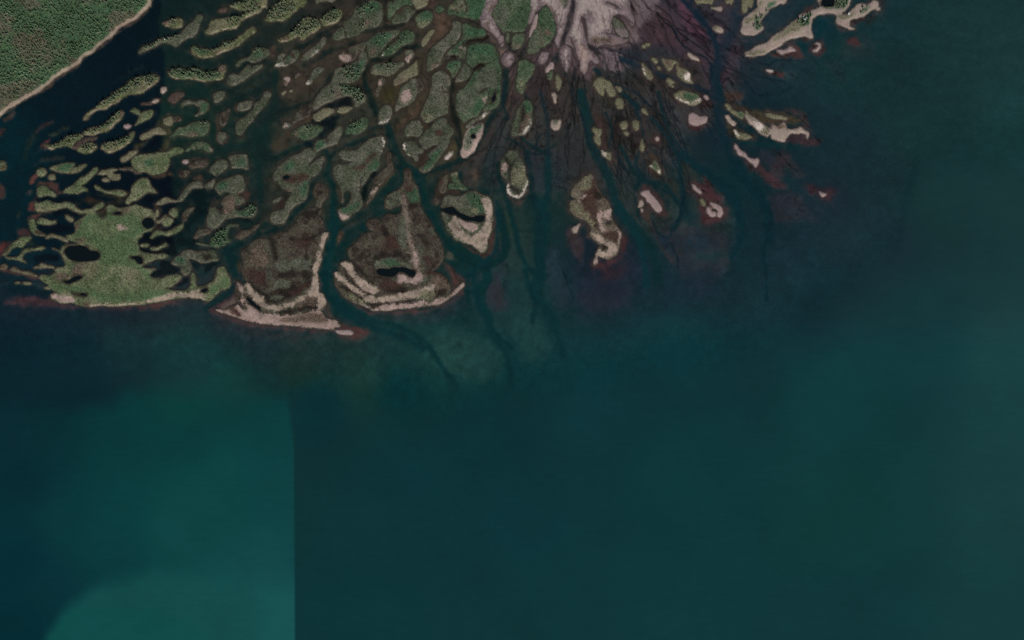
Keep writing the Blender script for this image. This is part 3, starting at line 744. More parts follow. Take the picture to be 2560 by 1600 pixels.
580 460 650 430 720 440 770 470 850 500 840 525 790 500 720 470 640 465 590 480
I islet m green wedge with reddish west tip on the marsh's outer west rim
30 680 80 620 140 560 200 510 290 470 370 460 385 490 330 540 270 580 190 590 130 630 70 690
v rd 30 690 120 570 150 590 70 690
I islet m looping bank ringing the round dark bay west of the marsh
60 710 120 715 200 725 250 690 280 640 330 610 420 610 510 585 570 605 490 620 400 630 320 650 280 690 270 740 320 785 240 760 150 740 90 735
I islet o small brown bank in the mouth of the marsh's round bay
430 850 490 830 520 795 570 810 600 830 660 840 670 860 580 845 500 858
I islet o small sandy knob on the far west rim below the looping bank
0 850 50 810 90 830 70 865 20 870
v rd 0 860 80 850 60 880 0 880
I islet o long thin reddish-edged bank closing the round bay on the south
130 870 180 850 230 870 270 890 350 900 410 930 470 960 440 967 370 942 290 927 230 907 150 887
v rd 150 880 290 920 440 960 370 945 230 910
I islet m tiny green dash in the teal bay southwest of the marsh
285 1050 330 1033 387 1050 340 1068
I islet m tinier green dash left of the other in the southwest teal bay
188 1040 230 1033 247 1045 210 1053
I islet o curled little sand hook inside the marsh's northwest pool
830 200 870 205 920 235 900 270 850 240
@B3
I mudbank b low brown bank above the tree-clad spur
530 470 560 420 590 370 660 365 740 365 770 345 740 390 680 430 620 450 560 480
I island l tree-clad green spur with thin tails, beside the wide dark channel
560 545 640 550 730 560 750 500 790 440 850 390 910 360 960 320 1000 310 1080 325 980 335 960 380 940 420 950 470 990 520 930 550 860 590 790 590 720 575 640 570
t 0.4 750 500 850 390 930 370 930 480 900 560 800 570
v gr 750 520 860 390 930 370 920 480 860 580 780 580
I mudbank b tan drowned bar right of the tree-clad green spur
1060 480 1080 430 1130 385 1200 380 1280 345 1340 310 1310 360 1250 400 1190 450 1130 490
I island b left-hand delta lobe, brown scrub with dark swamp arcs and broad sandy foot
2090 100 2130 120 2110 200 2150 260 2150 350 2160 400 2210 410 2200 470 2170 540 2150 640 2140 740 2100 850 2080 910 2100 990 2100 1080 2110 1160 2160 1200 2190 1300 2180 1340 2144 1409 2204 1489 2294 1514 2364 1559 2374 1589 2284 1609 2294 1639 2204 1624 2104 1614 1904 1599 1704 1584 1504 1569 1334 1549 1224 1529 1104 1494 984 1454 884 1419 794 1379 834 1369 904 1399 984 1349 1064 1324 1124 1339 1150 1379 1140 1300 1070 1260 1050 1160 1060 1070 1080 1030 1130 1070 1180 1060 1190 1020 1150 940 1140 870 1150 790 1140 720 1130 650 1190 610 1250 550 1330 500 1430 490 1480 510 1520 450 1620 420 1720 400 1740 360 1800 300 1850 220 1950 130 2030 100
p 1195 1240 1240 1245 1300 1310 1360 1370 1350 1392 1270 1330 1210 1275
v dk 1460 480 1520 480 1560 620 1590 760 1540 770 1500 620
v dk 1890 160 2080 110 2060 220 1920 220
v rd 1800 480 1980 460 2000 560 1900 620 1820 560
v dk 1730 460 1880 490 2060 440 2170 360 2150 420 2060 480 1900 500 1760 500
v rd 1200 880 1400 900 1460 1000 1380 1080 1260 1040
v br 1250 650 1400 600 1480 760 1400 840 1260 800
v g 1760 740 2000 760 1980 860 1800 880 1740 820
v g 1560 780 1740 780 1760 880 1600 900
v dk 1620 920 1780 900 1980 900 2040 920 2030 980 1960 1010 1880 960 1760 960 1640 980
v dk 1210 1020 1260 1050 1350 1120 1450 1180 1560 1190 1620 1110 1700 1130 1760 1060 1850 1070 1960 1010 2000 1070 1900 1150 1810 1220 1680 1270 1550 1300 1430 1280 1350 1200 1260 1110
v rd 1760 1150 1960 1030 1990 1080 1880 1170 1800 1220
v g 1570 1030 1720 1010 1720 1090 1620 1110 1500 1120
v g 1500 1220 1640 1200 1640 1250 1520 1260
v dk 1600 1400 1680 1380 1800 1370 1900 1330 1990 1300 2080 1330 2090 1380 2000 1380 1880 1400 1720 1430 1620 1430
v br 1880 1240 2040 1220 2080 1330 1960 1330 1860 1340
v sa 2170 410 2210 410 2200 480 2150 640 2140 740 2100 850 2080 910 2100 1000 2105 1160 2060 1220 1980 1200 1930 1160 2000 1100 2030 940 2020 880 2060 720 2110 620 2130 500
v sa 1160 1070 1210 1060 1300 1150 1400 1230 1460 1310 1600 1330 1740 1280 1880 1200 1950 1200 1850 1300 1650 1380 1500 1390 1380 1360 1250 1230
v pk 800 1380 980 1360 1080 1330 1180 1390 1160 1200 1210 1290 1360 1400 1600 1450 1850 1440 2090 1380 2160 1450 2290 1510 2370 1580 2290 1640 1900 1600 1500 1570 1230 1530 980 1450
v pk 1060 1060 1080 1030 1150 1100 1160 1320 1120 1330 1130 1200
v br 1620 1500 1800 1460 2050 1430 2190 1480 2190 1530 1900 1540 1640 1540
v rd 960 1370 1050 1350 1110 1460 1000 1420
v sa 2080 1200 2140 1170 2190 1300 2180 1340 2100 1380
I sandbar p small loaf-shaped sandbar off the left-hand delta lobe's eastern toe
2324 1649 2404 1644 2484 1649 2529 1669 2514 1699 2434 1689 2354 1674
@C
c 3 1985 290 1985 400 1970 480 1920 540 1850 590 1800 640 1760 720 1735 790
c 8 2020 550 2070 510 2150 490 2250 490 2300 470
c 3 2045 570 2050 640 2035 720 2045 790 2090 830 2130 860
c 10 2130 870 2190 835 2260 810
c 3 2260 810 2340 790
c 3 1990 770 1990 830 1960 900 1890 985
c 4 2130 870 2100 950 2050 1010
c 5 1770 730 1850 715 1930 725 1990 755 2035 760
c 3 790 580 800 680 815 740
c 4 715 640 665 740 600 790 500 805
c 5 1185 460 1110 530 1060 580 1000 630 950 690
c 3 1060 250 1130 205 1180 130 1260 72 1330 78 1395 135
c 3 500 330 515 390 530 470
@B2
c 2 788 990 787 1050 775 1115
c 2 650 1050 645 1110
c 2 395 620 420 640
@D
c 4 700 400 690 480 660 560
c 3 860 400 780 410 700 415 640 395
'''
SHOALS = '''
@P
P 47 47 47 .9 34 1225 90 1300 60 1400 100 1500 100 1560 -40 1720 -40 1860 -40 1850 100 1850 200 1800 300 1720 330 1690 420 1600 420 1520 470 1440 480 1330 470 1260 440 1215 280
P 50 46 38 .62 22 680 140 760 100 860 60 940 20 1020 -20 1200 -20 1210 60 1240 130 1245 260 1215 330 1190 400 1090 440 1040 470 960 440 900 470 850 470 800 430 740 400 700 380 680 330 720 260 690 200
P 42 40 34 .5 18 680 380 760 400 830 420 860 470 790 560 720 590 650 600 630 540 660 440
P 45 45 43 .75 26 1240 300 1340 280 1460 280 1480 400 1460 450 1400 470 1330 460 1250 400
P 42 46 43 .7 24 1500 430 1600 470 1700 520 1720 620 1640 600 1560 560 1520 500
P 38 47 42 .5 20 1230 480 1300 490 1330 600 1320 700 1240 660 1210 560
P 34 52 50 .4 26 1240 640 1330 660 1360 740 1320 830 1220 830 1180 740
P 46 42 44 .7 18 1650 570 1760 560 1830 620 1800 690 1700 680
P 50 40 36 .75 10 1210 320 1230 330 1200 420 1180 470 1150 450 1180 400
@T
C 16 36 33 7 6 1150 118 1050 150 1000 172 985 200 1000 250 1020 300 1040 335 990 352 900 375 800 402 745 430 700 418 620 412 560 402 480 420
C 17 38 35 8 7 745 190 740 280 720 350 700 400 702 470 706 540 690 600 650 640
C 10 40 40 11 6 650 640 622 680 632 740 604 800 570 825
C 15 38 36 7 5 880 395 892 450 852 490 832 540 782 590 722 608 650 640
C 13 38 36 8 5 1050 330 1070 400 1092 450 1060 492 1000 560 940 602 905 615
C 12 42 40 8 5 892 450 902 530 906 600
C 8 44 45 13 6 906 600 892 680 888 760 932 828 1000 866
C 11 42 40 8 5 1100 452 1140 472 1152 532 1182 602 1232 662 1290 702
C 8 44 45 12 7 1290 700 1322 745 1300 800 1325 868
C 14 36 36 7 6 1372 190 1368 260 1330 320 1292 400 1258 430 1150 470
C 9 40 41 10 6 1242 470 1258 518 1330 542 1362 600 1368 690 1310 725
C 18 26 22 6 5 1232 180 1222 260 1240 330 1256 400
C 20 34 31 6 7 560 232 650 212 740 178 830 120 900 95 1000 82 1090 62 1170 30
C 20 34 32 6 6 700 330 760 300 850 270 900 200
C 4 14 20 13 5 870 300 905 282 940 272
C 6 18 22 9 6 850 330 900 345 880 360
C 22 34 30 5 5 900 20 870 50 800 90 760 120
C 24 28 24 4 4 1045 0 1042 60 1050 90
C 22 28 24 5 4 1240 40 1290 60 1320 72
@U
C 13 42 44 12 7 490 250 512 330 522 400 562 470 592 560 642 620 690 700 700 760
C 15 38 42 6 6 530 190 622 270 702 340 752 420 762 490 772 560 742 622
C 11 38 45 12 8 852 190 872 280 872 340 892 400 932 480 992 560 1002 650
C 12 40 46 9 8 762 420 832 470 902 540 932 620 900 700
C 14 40 42 5 5 600 400 650 482 722 505 762 560
C 12 42 44 9 8 400 420 402 520 380 600 372 700 386 760 360 868
C 11 42 44 7 7 280 500 312 622 332 700 380 760
C 14 38 40 5 5 340 300 330 370 400 420
C 24 38 44 5 6 380 250 400 330 402 420
C 20 36 46 7 7 600 160 700 200 800 230 850 270
C 16 34 46 8 8 770 0 830 70 860 130 860 190
C 18 40 44 4 4 700 250 720 330 760 400 800 440
C 16 38 44 4 4 640 290 660 370 640 440 660 480
@P
P 34 56 50 .5 22 1110 820 1190 840 1260 890 1230 950 1140 940 1060 890
P 34 56 52 .45 18 1280 770 1330 790 1385 860 1330 910 1290 860
P 32 52 48 .2 30 850 830 930 840 960 920 900 960 830 900
C 8 44 46 7 10 921 798 1000 820 1065 858 1100 910 1140 960
C 9 46 48 8 10 1221 800 1230 840 1262 880 1282 960
C 9 45 48 8 10 1330 720 1372 790 1398 850 1408 890
C 9 44 48 6 9 1182 690 1196 760 1240 830 1280 870
@P
P 50 45 42 .7 30 1230 110 1300 120 1400 150 1480 180 1560 210 1640 280 1680 330 1640 400 1560 400 1500 430 1450 440 1380 400 1300 370 1240 370 1210 310 1235 200
P 56 46 42 .7 20 1280 160 1340 150 1420 190 1480 240 1500 320 1420 300 1340 260 1290 270
P 50 42 38 .7 18 1560 200 1640 160 1740 160 1770 220 1750 270 1680 250 1600 240
P 54 43 49 .85 15 1500 40 1560 0 1720 0 1760 60 1790 100 1850 110 1850 160 1790 240 1740 200 1680 130 1620 140 1540 120
P 46 42 49 .75 18 1720 10 1860 20 1850 100 1780 110 1740 60
P 62 44 46 .8 14 1590 20 1640 10 1690 60 1700 110 1640 110 1590 70
P 92 78 80 .9 10 1540 -30 1640 -30 1650 10 1630 40 1600 70 1570 60 1560 30
P 76 48 58 .8 10 1690 -30 1730 -10 1740 40 1770 90 1745 100 1710 60
P 84 68 70 .9 10 1385 100 1420 110 1460 130 1500 160 1490 200 1450 190 1400 150
P 92 78 80 .9 10 1490 125 1530 120 1570 150 1550 180 1510 170
P 104 88 86 .9 10 1360 60 1420 80 1480 110 1540 120 1600 100 1570 60 1500 40 1420 20
P 70 54 54 .8 8 1255 130 1290 130 1300 170 1280 200 1265 180
P 66 52 46 .8 8 1262 180 1282 190 1285 260 1270 310 1262 240
P 40 44 48 .6 20 1560 130 1640 120 1680 160 1620 170 1560 160
P 40 42 48 .6 20 1230 380 1330 380 1420 400 1400 470 1260 480 1220 420
P 44 42 40 .7 14 1150 400 1180 390 1200 430 1200 460 1170 455 1150 430
P 66 50 42 .8 8 1172 432 1190 425 1200 440 1190 452
P 46 40 38 .7 12 1205 340 1220 330 1215 390 1195 430 1190 420
@D
P 58 50 42 .7 20 560 860 640 780 760 720 840 760 780 900 760 1100 820 1220 700 1300 640 1200 600 1000
P 54 42 36 .8 10 280 1380 420 1310 450 1380 380 1400
P 92 72 66 .85 10 320 330 420 420 540 540 560 620 520 600 480 540 400 470 360 400
P 98 78 70 .9 8 530 600 600 620 720 640 720 720 640 860 580 800 550 700
P 80 66 66 .9 8 860 380 960 240 1010 180 980 280 920 480 860 480
P 78 60 64 .9 10 900 680 1000 690 1160 560 1240 540 1260 640 1160 780 1040 820 960 760
P 60 44 46 .8 14 640 900 760 840 780 1000 760 1120 820 1200 760 1300 660 1300 640 1100
P 52 40 40 .8 16 880 1080 1000 860 1180 840 1240 1000 1120 1180 940 1180
P 44 42 32 .8 8 1700 960 1900 960 2100 1080 2180 1260 2080 1400 1900 1300 1760 1160
L 34 36 44 0 26 8 1490 -60 1470 60 1420 240 1370 440 1320 600 1260 720
L 44 36 40 .3 10 5 1600 200 1625 330 1640 470 1680 580 1760 640 1840 700 1850 780
L 40 34 42 .2 14 6 1700 590 1850 590 2000 640 2160 700 2300 740 2420 800
L 46 38 44 .3 10 6 1850 410 1960 470 2100 500 2220 560 2340 640
L 56 44 48 .4 12 6 1220 180 1260 300 1250 430 1180 540 1160 700
L 70 56 56 .5 10 6 1040 80 1010 160 960 250 890 360 880 500 800 640 680 820
L 20 38 44 0 12 6 560 900 590 1040 600 1200 580 1330 480 1480
L 24 36 40 .2 10 6 970 930 880 1080 860 1200 960 1290 1000 1400
L 28 38 42 .1 8 5 1370 900 1430 1040 1480 1180 1560 1400 1600 1512
L 22 36 46 0 10 5 1880 980 2080 1080 2300 1200 2420 1300
@E
L 18 34 46 0 34 12 960 -40 1080 60 1150 170 1230 290
L 26 40 50 0 60 25 1640 60 1600 300 1500 560 1420 740 1380 900
L 22 38 46 0 40 16 1380 880 1330 1100 1350 1300 1420 1500 1460 1700
L 10 24 34 0 4 3 1680 760 1690 900 1740 1040 1840 1160 1900 1200 2020 1180
L 10 24 34 0 3 3 1860 760 2020 810 2080 790 2130 760 2260 760 2420 750
L 10 24 34 0 3 3 1870 960 2020 980 2080 1010 2240 1010
L 12 26 36 0 4 3 2020 1190 2150 1190 2220 1140 2340 1080
L 14 28 38 0 6 4 800 320 860 420 940 560 1080 640 1200 700 1300 820 1290 1000 1300 1130 1150 1140
L 18 32 38 0 8 4 300 1140 420 1230 520 1320 660 1440 760 1560
P 62 44 36 .8 10 1420 1240 1480 1180 1600 1150 1700 1190 1680 1260 1500 1290
P 62 50 34 .8 8 1480 1300 1700 1340 1900 1390 2300 1430 2400 1560 1700 1560
P 74 52 38 .85 7 860 790 960 840 1000 900 900 890
P 46 40 32 .8 8 420 740 560 700 700 760 740 900 880 1000 860 1100 660 1120 480 960 400 860
P 60 40 36 .8 6 1160 1150 1260 1150 1330 1300 1300 1370 1180 1350
P 76 46 40 .9 5 1100 720 1160 740 1180 790 1120 770
@F
P 66 44 42 .9 6 1130 150 1240 70 1290 60 1260 140 1160 180
P 60 40 38 .85 7 820 640 1000 560 1100 600 1150 690 1140 740 900 740 740 720 740 660
P 64 42 40 .8 7 1200 640 1320 520 1390 520 1420 640 1330 690
P 60 46 42 .8 5 880 560 1060 490 1220 480 1180 520 980 540
P 62 48 46 .8 6 1530 260 1620 320 1740 370 1720 390 1600 360 1540 310
P 56 44 42 .8 7 1730 250 1860 230 2080 150 2080 190 1960 230 1760 350 1720 330
P 48 44 42 .5 16 2080 -20 2200 -20 2180 120 2080 230 1960 260
P 66 36 38 .8 8 1700 520 1760 460 1820 470 1860 560 1740 580
P 66 38 36 .9 6 660 880 760 890 960 920 990 960 880 980 740 930
P 40 50 50 .5 8 960 900 1040 920 1050 980 920 990
P 48 40 40 .4 30 1640 540 1900 500 2000 560 1960 700 1760 740
P 40 40 46 .4 30 1480 780 1640 780 1660 1000 1500 960
P 30 46 50 .3 30 460 700 1180 760 1240 1000 560 1000
L 8 46 52 0 60 20 1400 200 1380 300 1330 400
L 6 46 50 0 34 14 1040 500 1120 560 1180 640
P 60 46 40 .7 5 1260 240 1340 180 1440 155 1560 180 1600 230 1580 180 1480 140 1340 160 1240 240
@E2
P 44 36 32 .8 8 40 200 200 220 400 240 480 420 500 600 420 660 240 560 60 500
P 54 42 34 .8 8 480 860 520 660 600 680 700 860 690 980 560 980
P 58 40 38 .8 7 420 1060 520 1060 700 1260 740 1460 600 1460 480 1340 420 1300
P 60 44 38 .8 6 380 1270 460 1290 560 1500 540 1540 460 1500 400 1400
P 56 32 34 .9 6 1030 300 1150 320 1230 290 1190 360 1120 380 1050 360
P 44 40 38 .6 12 1010 240 1260 200 1250 340 1190 420 1060 410
P 60 40 36 .8 8 560 460 640 440 660 540 600 560 560 520
P 60 37 39 .92 12 1010 1040 1100 1020 1180 1060 1200 980 1300 1020 1380 1160 1440 1260 1500 1420 1420 1560 1180 1560 1140 1400 1120 1240 1040 1140
P 36 42 40 .6 16 980 1040 1240 940 1420 1100 1560 1400 1560 1700 1300 1720 1060 1500
P 58 38 40 .85 10 1600 580 1700 680 1900 790 2000 860 2150 980 2240 1080 2200 1120 2050 1100 1900 920 1780 860 1640 680
P 52 36 38 .7 14 1980 780 2140 660 2260 700 2420 860 2420 960 2240 860 2180 980
P 40 36 46 .6 14 1900 660 2100 650 2100 780 1960 800
P 52 36 40 .6 20 2050 1220 2260 1180 2420 1260 2420 1512 2100 1512
P 34 36 38 .6 10 760 460 840 440 900 700 840 740
P 40 40 34 .6 12 860 760 960 740 1140 920 1040 1020 920 960
P 44 40 34 .6 10 620 1020 800 940 880 1060 880 1220 800 1260 700 1120
P 46 32 34 .8 8 2250 440 2420 340 2420 520 2250 530
P 50 44 30 .8 6 1480 220 1560 260 1640 350 1820 440 1860 470 1700 510 1580 480 1480 320
L 6 36 40 0 30 10 1600 220 1740 300 1860 400 1980 460 2080 530
L 6 42 44 0 26 12 1600 490 1740 530 1900 560 2100 560 2420 580
L 10 34 40 0 8 4 700 90 760 240 860 370 960 520 1000 700 1120 840
L 10 30 40 0 8 4 760 560 800 720 880 900 960 1060 960 1250 900 1450
L 8 36 40 0 12 5 520 1020 640 1100 780 1180 880 1300
L 8 36 40 0 20 8 420 1000 330 1180 380 1350 400 1500
L 8 38 44 0 30 14 1080 820 1300 950 1500 1050 1600 1180 1660 1400 1620 1600
L 8 38 44 0 30 14 1560 880 1700 1000 1900 1140 2000 1280 2040 1500
@F2
P 58 38 40 .8 8 920 460 1080 430 1220 470 1300 460 1400 520 1300 580 1120 570 960 520
P 60 42 42 .7 8 920 120 1060 110 1200 180 1240 330 1180 350 1120 220 1040 180
P 54 32 38 .8 14 1180 1060 1340 1100 1540 1100 1520 1240 1420 1280 1260 1180
P 46 36 42 .5 30 760 1260 1000 1240 1200 1400 1300 1512 800 1512
P 44 40 40 .5 14 1000 840 1120 860 1160 960 1060 960
@D2
P 60 42 36 .8 8 660 440 760 460 900 430 860 490 720 490
P 66 52 50 .8 7 630 1080 660 1160 720 1230 800 1250 880 1180 920 1080 920 1180 840 1290 760 1330 680 1260 620 1160
P 52 38 34 .8 8 1660 400 1700 310 1760 180 1860 200 1900 380 1930 580 1840 620 1720 560
P 56 44 40 .7 8 1960 640 2040 760 2000 810 1920 760 1860 720
P 46 38 34 .7 10 2020 220 2320 230 2340 440 2200 560 2080 520 1980 360
P 50 46 40 .6 14 1380 1300 1440 1240 1480 1440 1640 1540 1680 1600 1600 1560 1440 1480
P 42 40 40 .5 24 1280 420 1440 420 1640 640 1720 860 1560 960 1400 860 1300 640
L 12 34 38 0 20 8 640 230 600 60 560 -60
L 10 34 38 0 14 6 660 480 780 540 900 640 1060 680 1240 560
L 8 36 40 0 30 14 900 640 940 900 960 1200 1060 1500
L 8 34 40 0 10 5 1560 120 1640 420 1700 600 1800 760 1860 920
L 8 34 40 0 12 5 1880 160 1960 360 1940 600 2060 760 2160 900 2320 960
L 6 36 38 0 22 9 520 820 560 1000 640 1200
L 10 30 40 0 6 4 1060 440 1010 560 1010 680
L 8 38 40 0 30 12 -60 870 0 960 60 1060 200 1120 360 1170 440 1260 520 1440
@D3
P 66 40 38 .85 8 440 0 480 200 480 400 440 620 400 720 320 740 220 660 120 600 260 640 380 560 420 440
P 62 36 36 .85 10 2040 420 2150 460 2160 620 2060 740 1940 840 1800 860 1740 820 1900 760 2040 680
P 46 30 34 .7 20 1700 840 1960 800 2120 780 2080 960 1860 1000
P 44 40 46 .65 22 560 560 600 480 640 500 620 700 600 880 560 960 600 1080 600 1340 500 1360 340 1380 300 1000 480 920 540 780
P 54 38 44 .6 20 490 1050 580 1090 600 1340 460 1360
P 50 40 42 .8 8 1420 320 1560 360 1600 500 1600 760 1520 740 1420 560 1380 420
P 34 40 48 .6 16 1140 620 1280 600 1360 860 1420 1080 1460 1280 1340 1400 1220 1280 1120 900
P 30 34 46 .6 40 1480 880 1900 880 2320 620 2360 900 2160 1240 1800 1400 1520 1360
P 42 34 46 .5 30 1560 1200 1800 1160 2200 1120 2100 1360 1700 1420
P 46 52 40 .5 10 600 160 700 160 720 400 620 440
P 56 42 38 .7 8 1640 280 1760 300 1760 420 1660 440
L 4 44 48 0 50 18 1070 40 1130 240 1090 560 1080 800 1040 1000 960 1100
L 6 42 46 0 24 12 860 860 920 1100 1020 1280 1180 1420 1280 1560
L 6 44 50 0 30 12 120 1100 200 900 400 740 480 640 520 300 480 0
L 8 26 36 0 4 3 1300 800 1360 930 1400 1060 1460 1180 1480 1300
L 10 46 50 0 40 16 2000 0 2140 260 2300 500 2380 800 2400 1060
@E3
P 52 42 40 .7 6 400 100 480 160 540 240 600 350 620 410 700 560 820 780 780 760 660 600 560 400 480 260
P 44 36 38 .6 14 1100 400 1440 380 1560 520 1400 620 1160 560
P 30 34 46 .6 16 600 420 760 480 820 640 720 600
P 26 32 46 .5 40 960 540 1200 520 1240 640 1000 640
P 40 46 42 .5 16 1500 360 1600 260 1640 380
P 38 50 46 .4 16 1120 680 1440 660 1580 560 1500 700 1200 740
P 30 34 46 .5 40 1000 900 1280 860 1400 1080 1160 1220 1000 1100
P 22 34 44 .4 60 2080 500 2420 400 2420 900 2100 900
L 4 36 42 0 10 8 2040 60 2030 400 1960 640 1980 860 2000 1250
L 8 30 40 0 6 4 540 220 640 420 780 460 800 320 900 240 940 60
L 8 30 40 0 5 4 800 540 860 700 890 860
@C3
P 62 42 42 .85 8 640 1310 900 1400 1400 1370 1640 1330 1860 1230 2000 1100 2030 1020 1980 960 2060 1040 2020 1160 1900 1280 1640 1380 1300 1430 900 1440 740 1400
P 70 44 40 .85 8 1740 800 1860 860 1980 980 1980 1080 1840 1160 1860 1000
P 62 40 36 .85 8 2370 200 2400 240 2400 600 2360 700 2280 740 2160 690 2000 560 2160 640 2280 670 2320 560
P 40 34 40 .5 24 780 1440 1300 1430 1640 1390 1860 1300 2050 1180 2100 1300 1700 1500 1000 1500
P 84 62 48 .9 6 370 570 400 420 460 400 500 420 480 480 420 560
P 44 42 38 .6 8 540 230 700 260 780 200 740 260 600 330 480 400
P 60 56 46 .8 5 1790 710 1850 640 1930 750 1800 740
P 46 44 38 .8 6 1620 360 1700 480 1760 640 1740 760 1720 620 1640 460
P 40 36 32 .8 8 730 440 640 500 540 600 520 760 460 800 540 620 620 500 720 400
L 4 42 44 0 50 12 380 -60 360 200 400 360 320 560 240 760 250 1000 330 1240 520 1410 760 1500
L 6 40 42 0 28 10 480 600 640 480 780 320 960 160 1010 20 1060 -100 1220 -220 1230 -380 1290 -420 1380 -360 1440 -200 1500 60 1640 260 1740 480 1860 640 2040 760 2160 860 2060 1040 2080 1300
@G
P 64 40 38 .85 8 1800 480 1880 450 2000 460 2200 500 2240 580 2100 680 1960 680 1840 620
P 58 42 44 .8 6 200 280 280 220 380 200 340 260 400 310 560 380 720 430 900 460 1200 490 1500 510 1740 530 1700 570 1300 540 900 510 560 440 300 350
P 42 40 42 .6 24 280 360 700 460 1300 540 1740 560 1900 660 1500 680 800 640 400 500
P 30 36 42 .4 60 700 640 1500 660 2100 700 2300 800 1700 900 900 860
P 66 54 48 .8 8 1640 300 1720 340 1820 400 1920 460 1860 440 1740 400
P 84 72 64 .85 6 420 190 540 120 560 210 480 230 430 290 360 270
P 36 54 46 .2 40 1700 680 1900 700 2150 740 2200 900 2150 1060 2060 860 1900 800
L 4 44 48 0 40 12 1820 120 1900 300 2100 440 2420 540 2660 620 2900 760
L 6 40 44 0 16 8 540 20 430 60 320 140 220 220 160 280
@A
P 74 54 44 .85 4 1700 230 1880 60 1900 60 1860 130 1750 240 1640 310 1560 360 1460 450 1360 540 1200 650 1060 740 1000 830 920 890 800 960 700 1020 640 1090 480 1180 300 1280 0 1470 0 1440 260 1290 480 1160 640 1060 780 930 980 790 1040 730 1200 620 1440 430
P 24 34 32 .5 10 1440 1030 1560 930 1760 800 1840 800 1780 870 1560 960
@A2
P 60 44 38 .8 5 40 240 160 140 180 170 130 240 60 280
P 62 44 40 .8 5 -20 360 50 350 60 400 0 460 -20 460
P 60 42 40 .8 5 440 380 640 260 650 290 560 340 460 400
P 32 34 28 .6 8 280 690 320 560 380 420 450 360 430 480 360 640 330 740 280 740
P 54 50 36 .7 7 600 420 700 380 900 320 860 350 740 410 640 460
P 86 44 42 .9 5 500 590 540 540 620 480 600 540 560 570 600 590 560 610
P 40 38 34 .7 7 420 830 520 740 600 720 800 700 800 730 640 770 540 780
P 34 40 38 .6 7 420 660 520 600 560 610 500 640
P 70 46 40 .85 6 460 1100 500 1030 620 1020 720 1040 740 1140 800 1160 720 1180 690 1140 620 1110 500 1080
P 84 44 40 .85 5 440 1290 450 1240 490 1210 480 1290 440 1400 330 1380 400 1290
P 54 46 44 .8 5 330 1170 370 1120 410 1140 380 1190
P 44 42 38 .7 5 210 1440 240 1390 265 1430 250 1490 220 1480
P 84 46 42 .85 5 340 1480 400 1460 490 1430 440 1500 360 1540
P 72 48 42 .8 5 -20 1060 30 1060 30 1240 -20 1250
P 60 52 36 .75 8 1700 560 1760 520 1860 530 1800 590 1740 650 1820 740 1680 800 1700 700
P 58 52 36 .8 9 2040 400 2100 340 2120 320 2200 420 2140 500 2140 640 2020 660 2020 580 2080 500
P 60 56 40 .7 9 1980 320 2060 220 2200 200 2100 340 2060 380
P 74 50 34 .85 6 1900 960 2000 940 2080 900 2180 950 2080 960 1980 1000
P 50 34 26 .85 9 900 1290 1200 1280 1240 1220 1160 1200 960 1340
P 40 36 28 .8 10 1000 1240 1560 1160 1620 1200 1560 1320 1380 1330
P 62 46 36 .85 6 480 1420 700 1360 640 1420 540 1450
L 2 18 26 0 24 10 1860 980 1560 960 1300 1040 1140 1080 1180 1200 1320 1240 1420 1240
L 2 16 24 0 40 14 480 1250 700 1250 900 1240
L 2 14 24 0 80 30 2050 1010 2050 1130 2080 1180
L 1 10 18 0 70 14 1890 1240 1880 1260
L 2 14 22 0 30 10 2020 470 1960 520 1880 560
@B2
P 84 50 42 .85 5 1040 80 1080 60 1090 150 1060 160
P 66 46 38 .8 7 790 260 840 180 850 280 860 380 820 400 800 330
P 42 40 32 .6 10 980 380 1050 400 1240 450 1180 500 1060 500
P 64 42 36 .8 8 1630 300 1700 240 1760 280 1800 260 2000 230 2020 60 2040 180 1900 280 1700 380
P 56 46 32 .8 8 1960 240 2060 260 2160 310 2000 300 1840 330
P 52 44 34 .8 10 1520 640 1540 500 1640 470 1740 520 1680 600
P 66 52 42 .7 8 1570 560 1630 500 1690 560 1640 600
P 62 46 38 .7 9 1640 460 1760 380 1880 490 1800 480
P 50 42 36 .7 8 1150 960 1220 980 1230 1060 1180 1080
P 56 34 30 .85 9 1060 1300 1100 1180 1220 1160 1230 1220 1180 1320 1080 1360 1030 1340
P 62 44 38 .8 7 690 1260 780 1230 820 1290 780 1310
P 40 28 24 .85 10 1520 1400 1560 1290 1650 1230 1760 1150 1740 1220 1680 1380
P 62 42 34 .8 8 1960 840 2060 740 2170 660 2160 720 2060 800
P 60 50 36 .7 10 1490 1100 1520 1000 1600 1040 1560 1140
P 62 52 42 .6 10 2300 1000 2280 860 2360 860 2400 1200 2340 1180
P 44 38 30 .7 10 1860 1420 2000 1320 2160 1360 2060 1500
P 30 42 40 .4 14 1280 680 1360 660 1340 1000 1280 1100
P 62 44 40 .7 6 480 780 540 740 690 740 700 770 560 760
P 66 46 38 .8 7 500 990 620 960 640 1050 560 1020
L 4 22 28 0 50 16 2100 190 2240 220 2160 330 2120 480 1960 560
L 2 20 24 0 60 20 480 1180 620 1150 740 1200 700 1320 580 1400
@C2
P 58 44 28 .8 9 120 210 60 200 20 260 160 290 220 280 100 250
P 74 58 44 .8 9 1180 330 1260 240 1380 140 1400 40 1450 60 1420 200 1300 260 1200 340
P 50 42 32 .7 14 820 260 1060 320 1180 360 1180 440 1000 400 840 430 760 380
P 60 46 34 .7 8 360 900 420 1000 480 1180 480 1280 420 1280 400 1100
P 66 54 36 .8 8 1060 900 1120 860 1100 1000 960 1140 880 1260 780 1330 900 1100
P 36 26 20 .85 8 1470 400 1560 290 1660 250 1620 330 1520 400 1470 440
P 40 30 22 .85 9 1490 660 1600 590 1680 570 1640 620 1560 700 1500 800 1440 860 1420 780
P 40 32 24 .85 8 1260 460 1430 450 1500 600 1420 560 1390 500
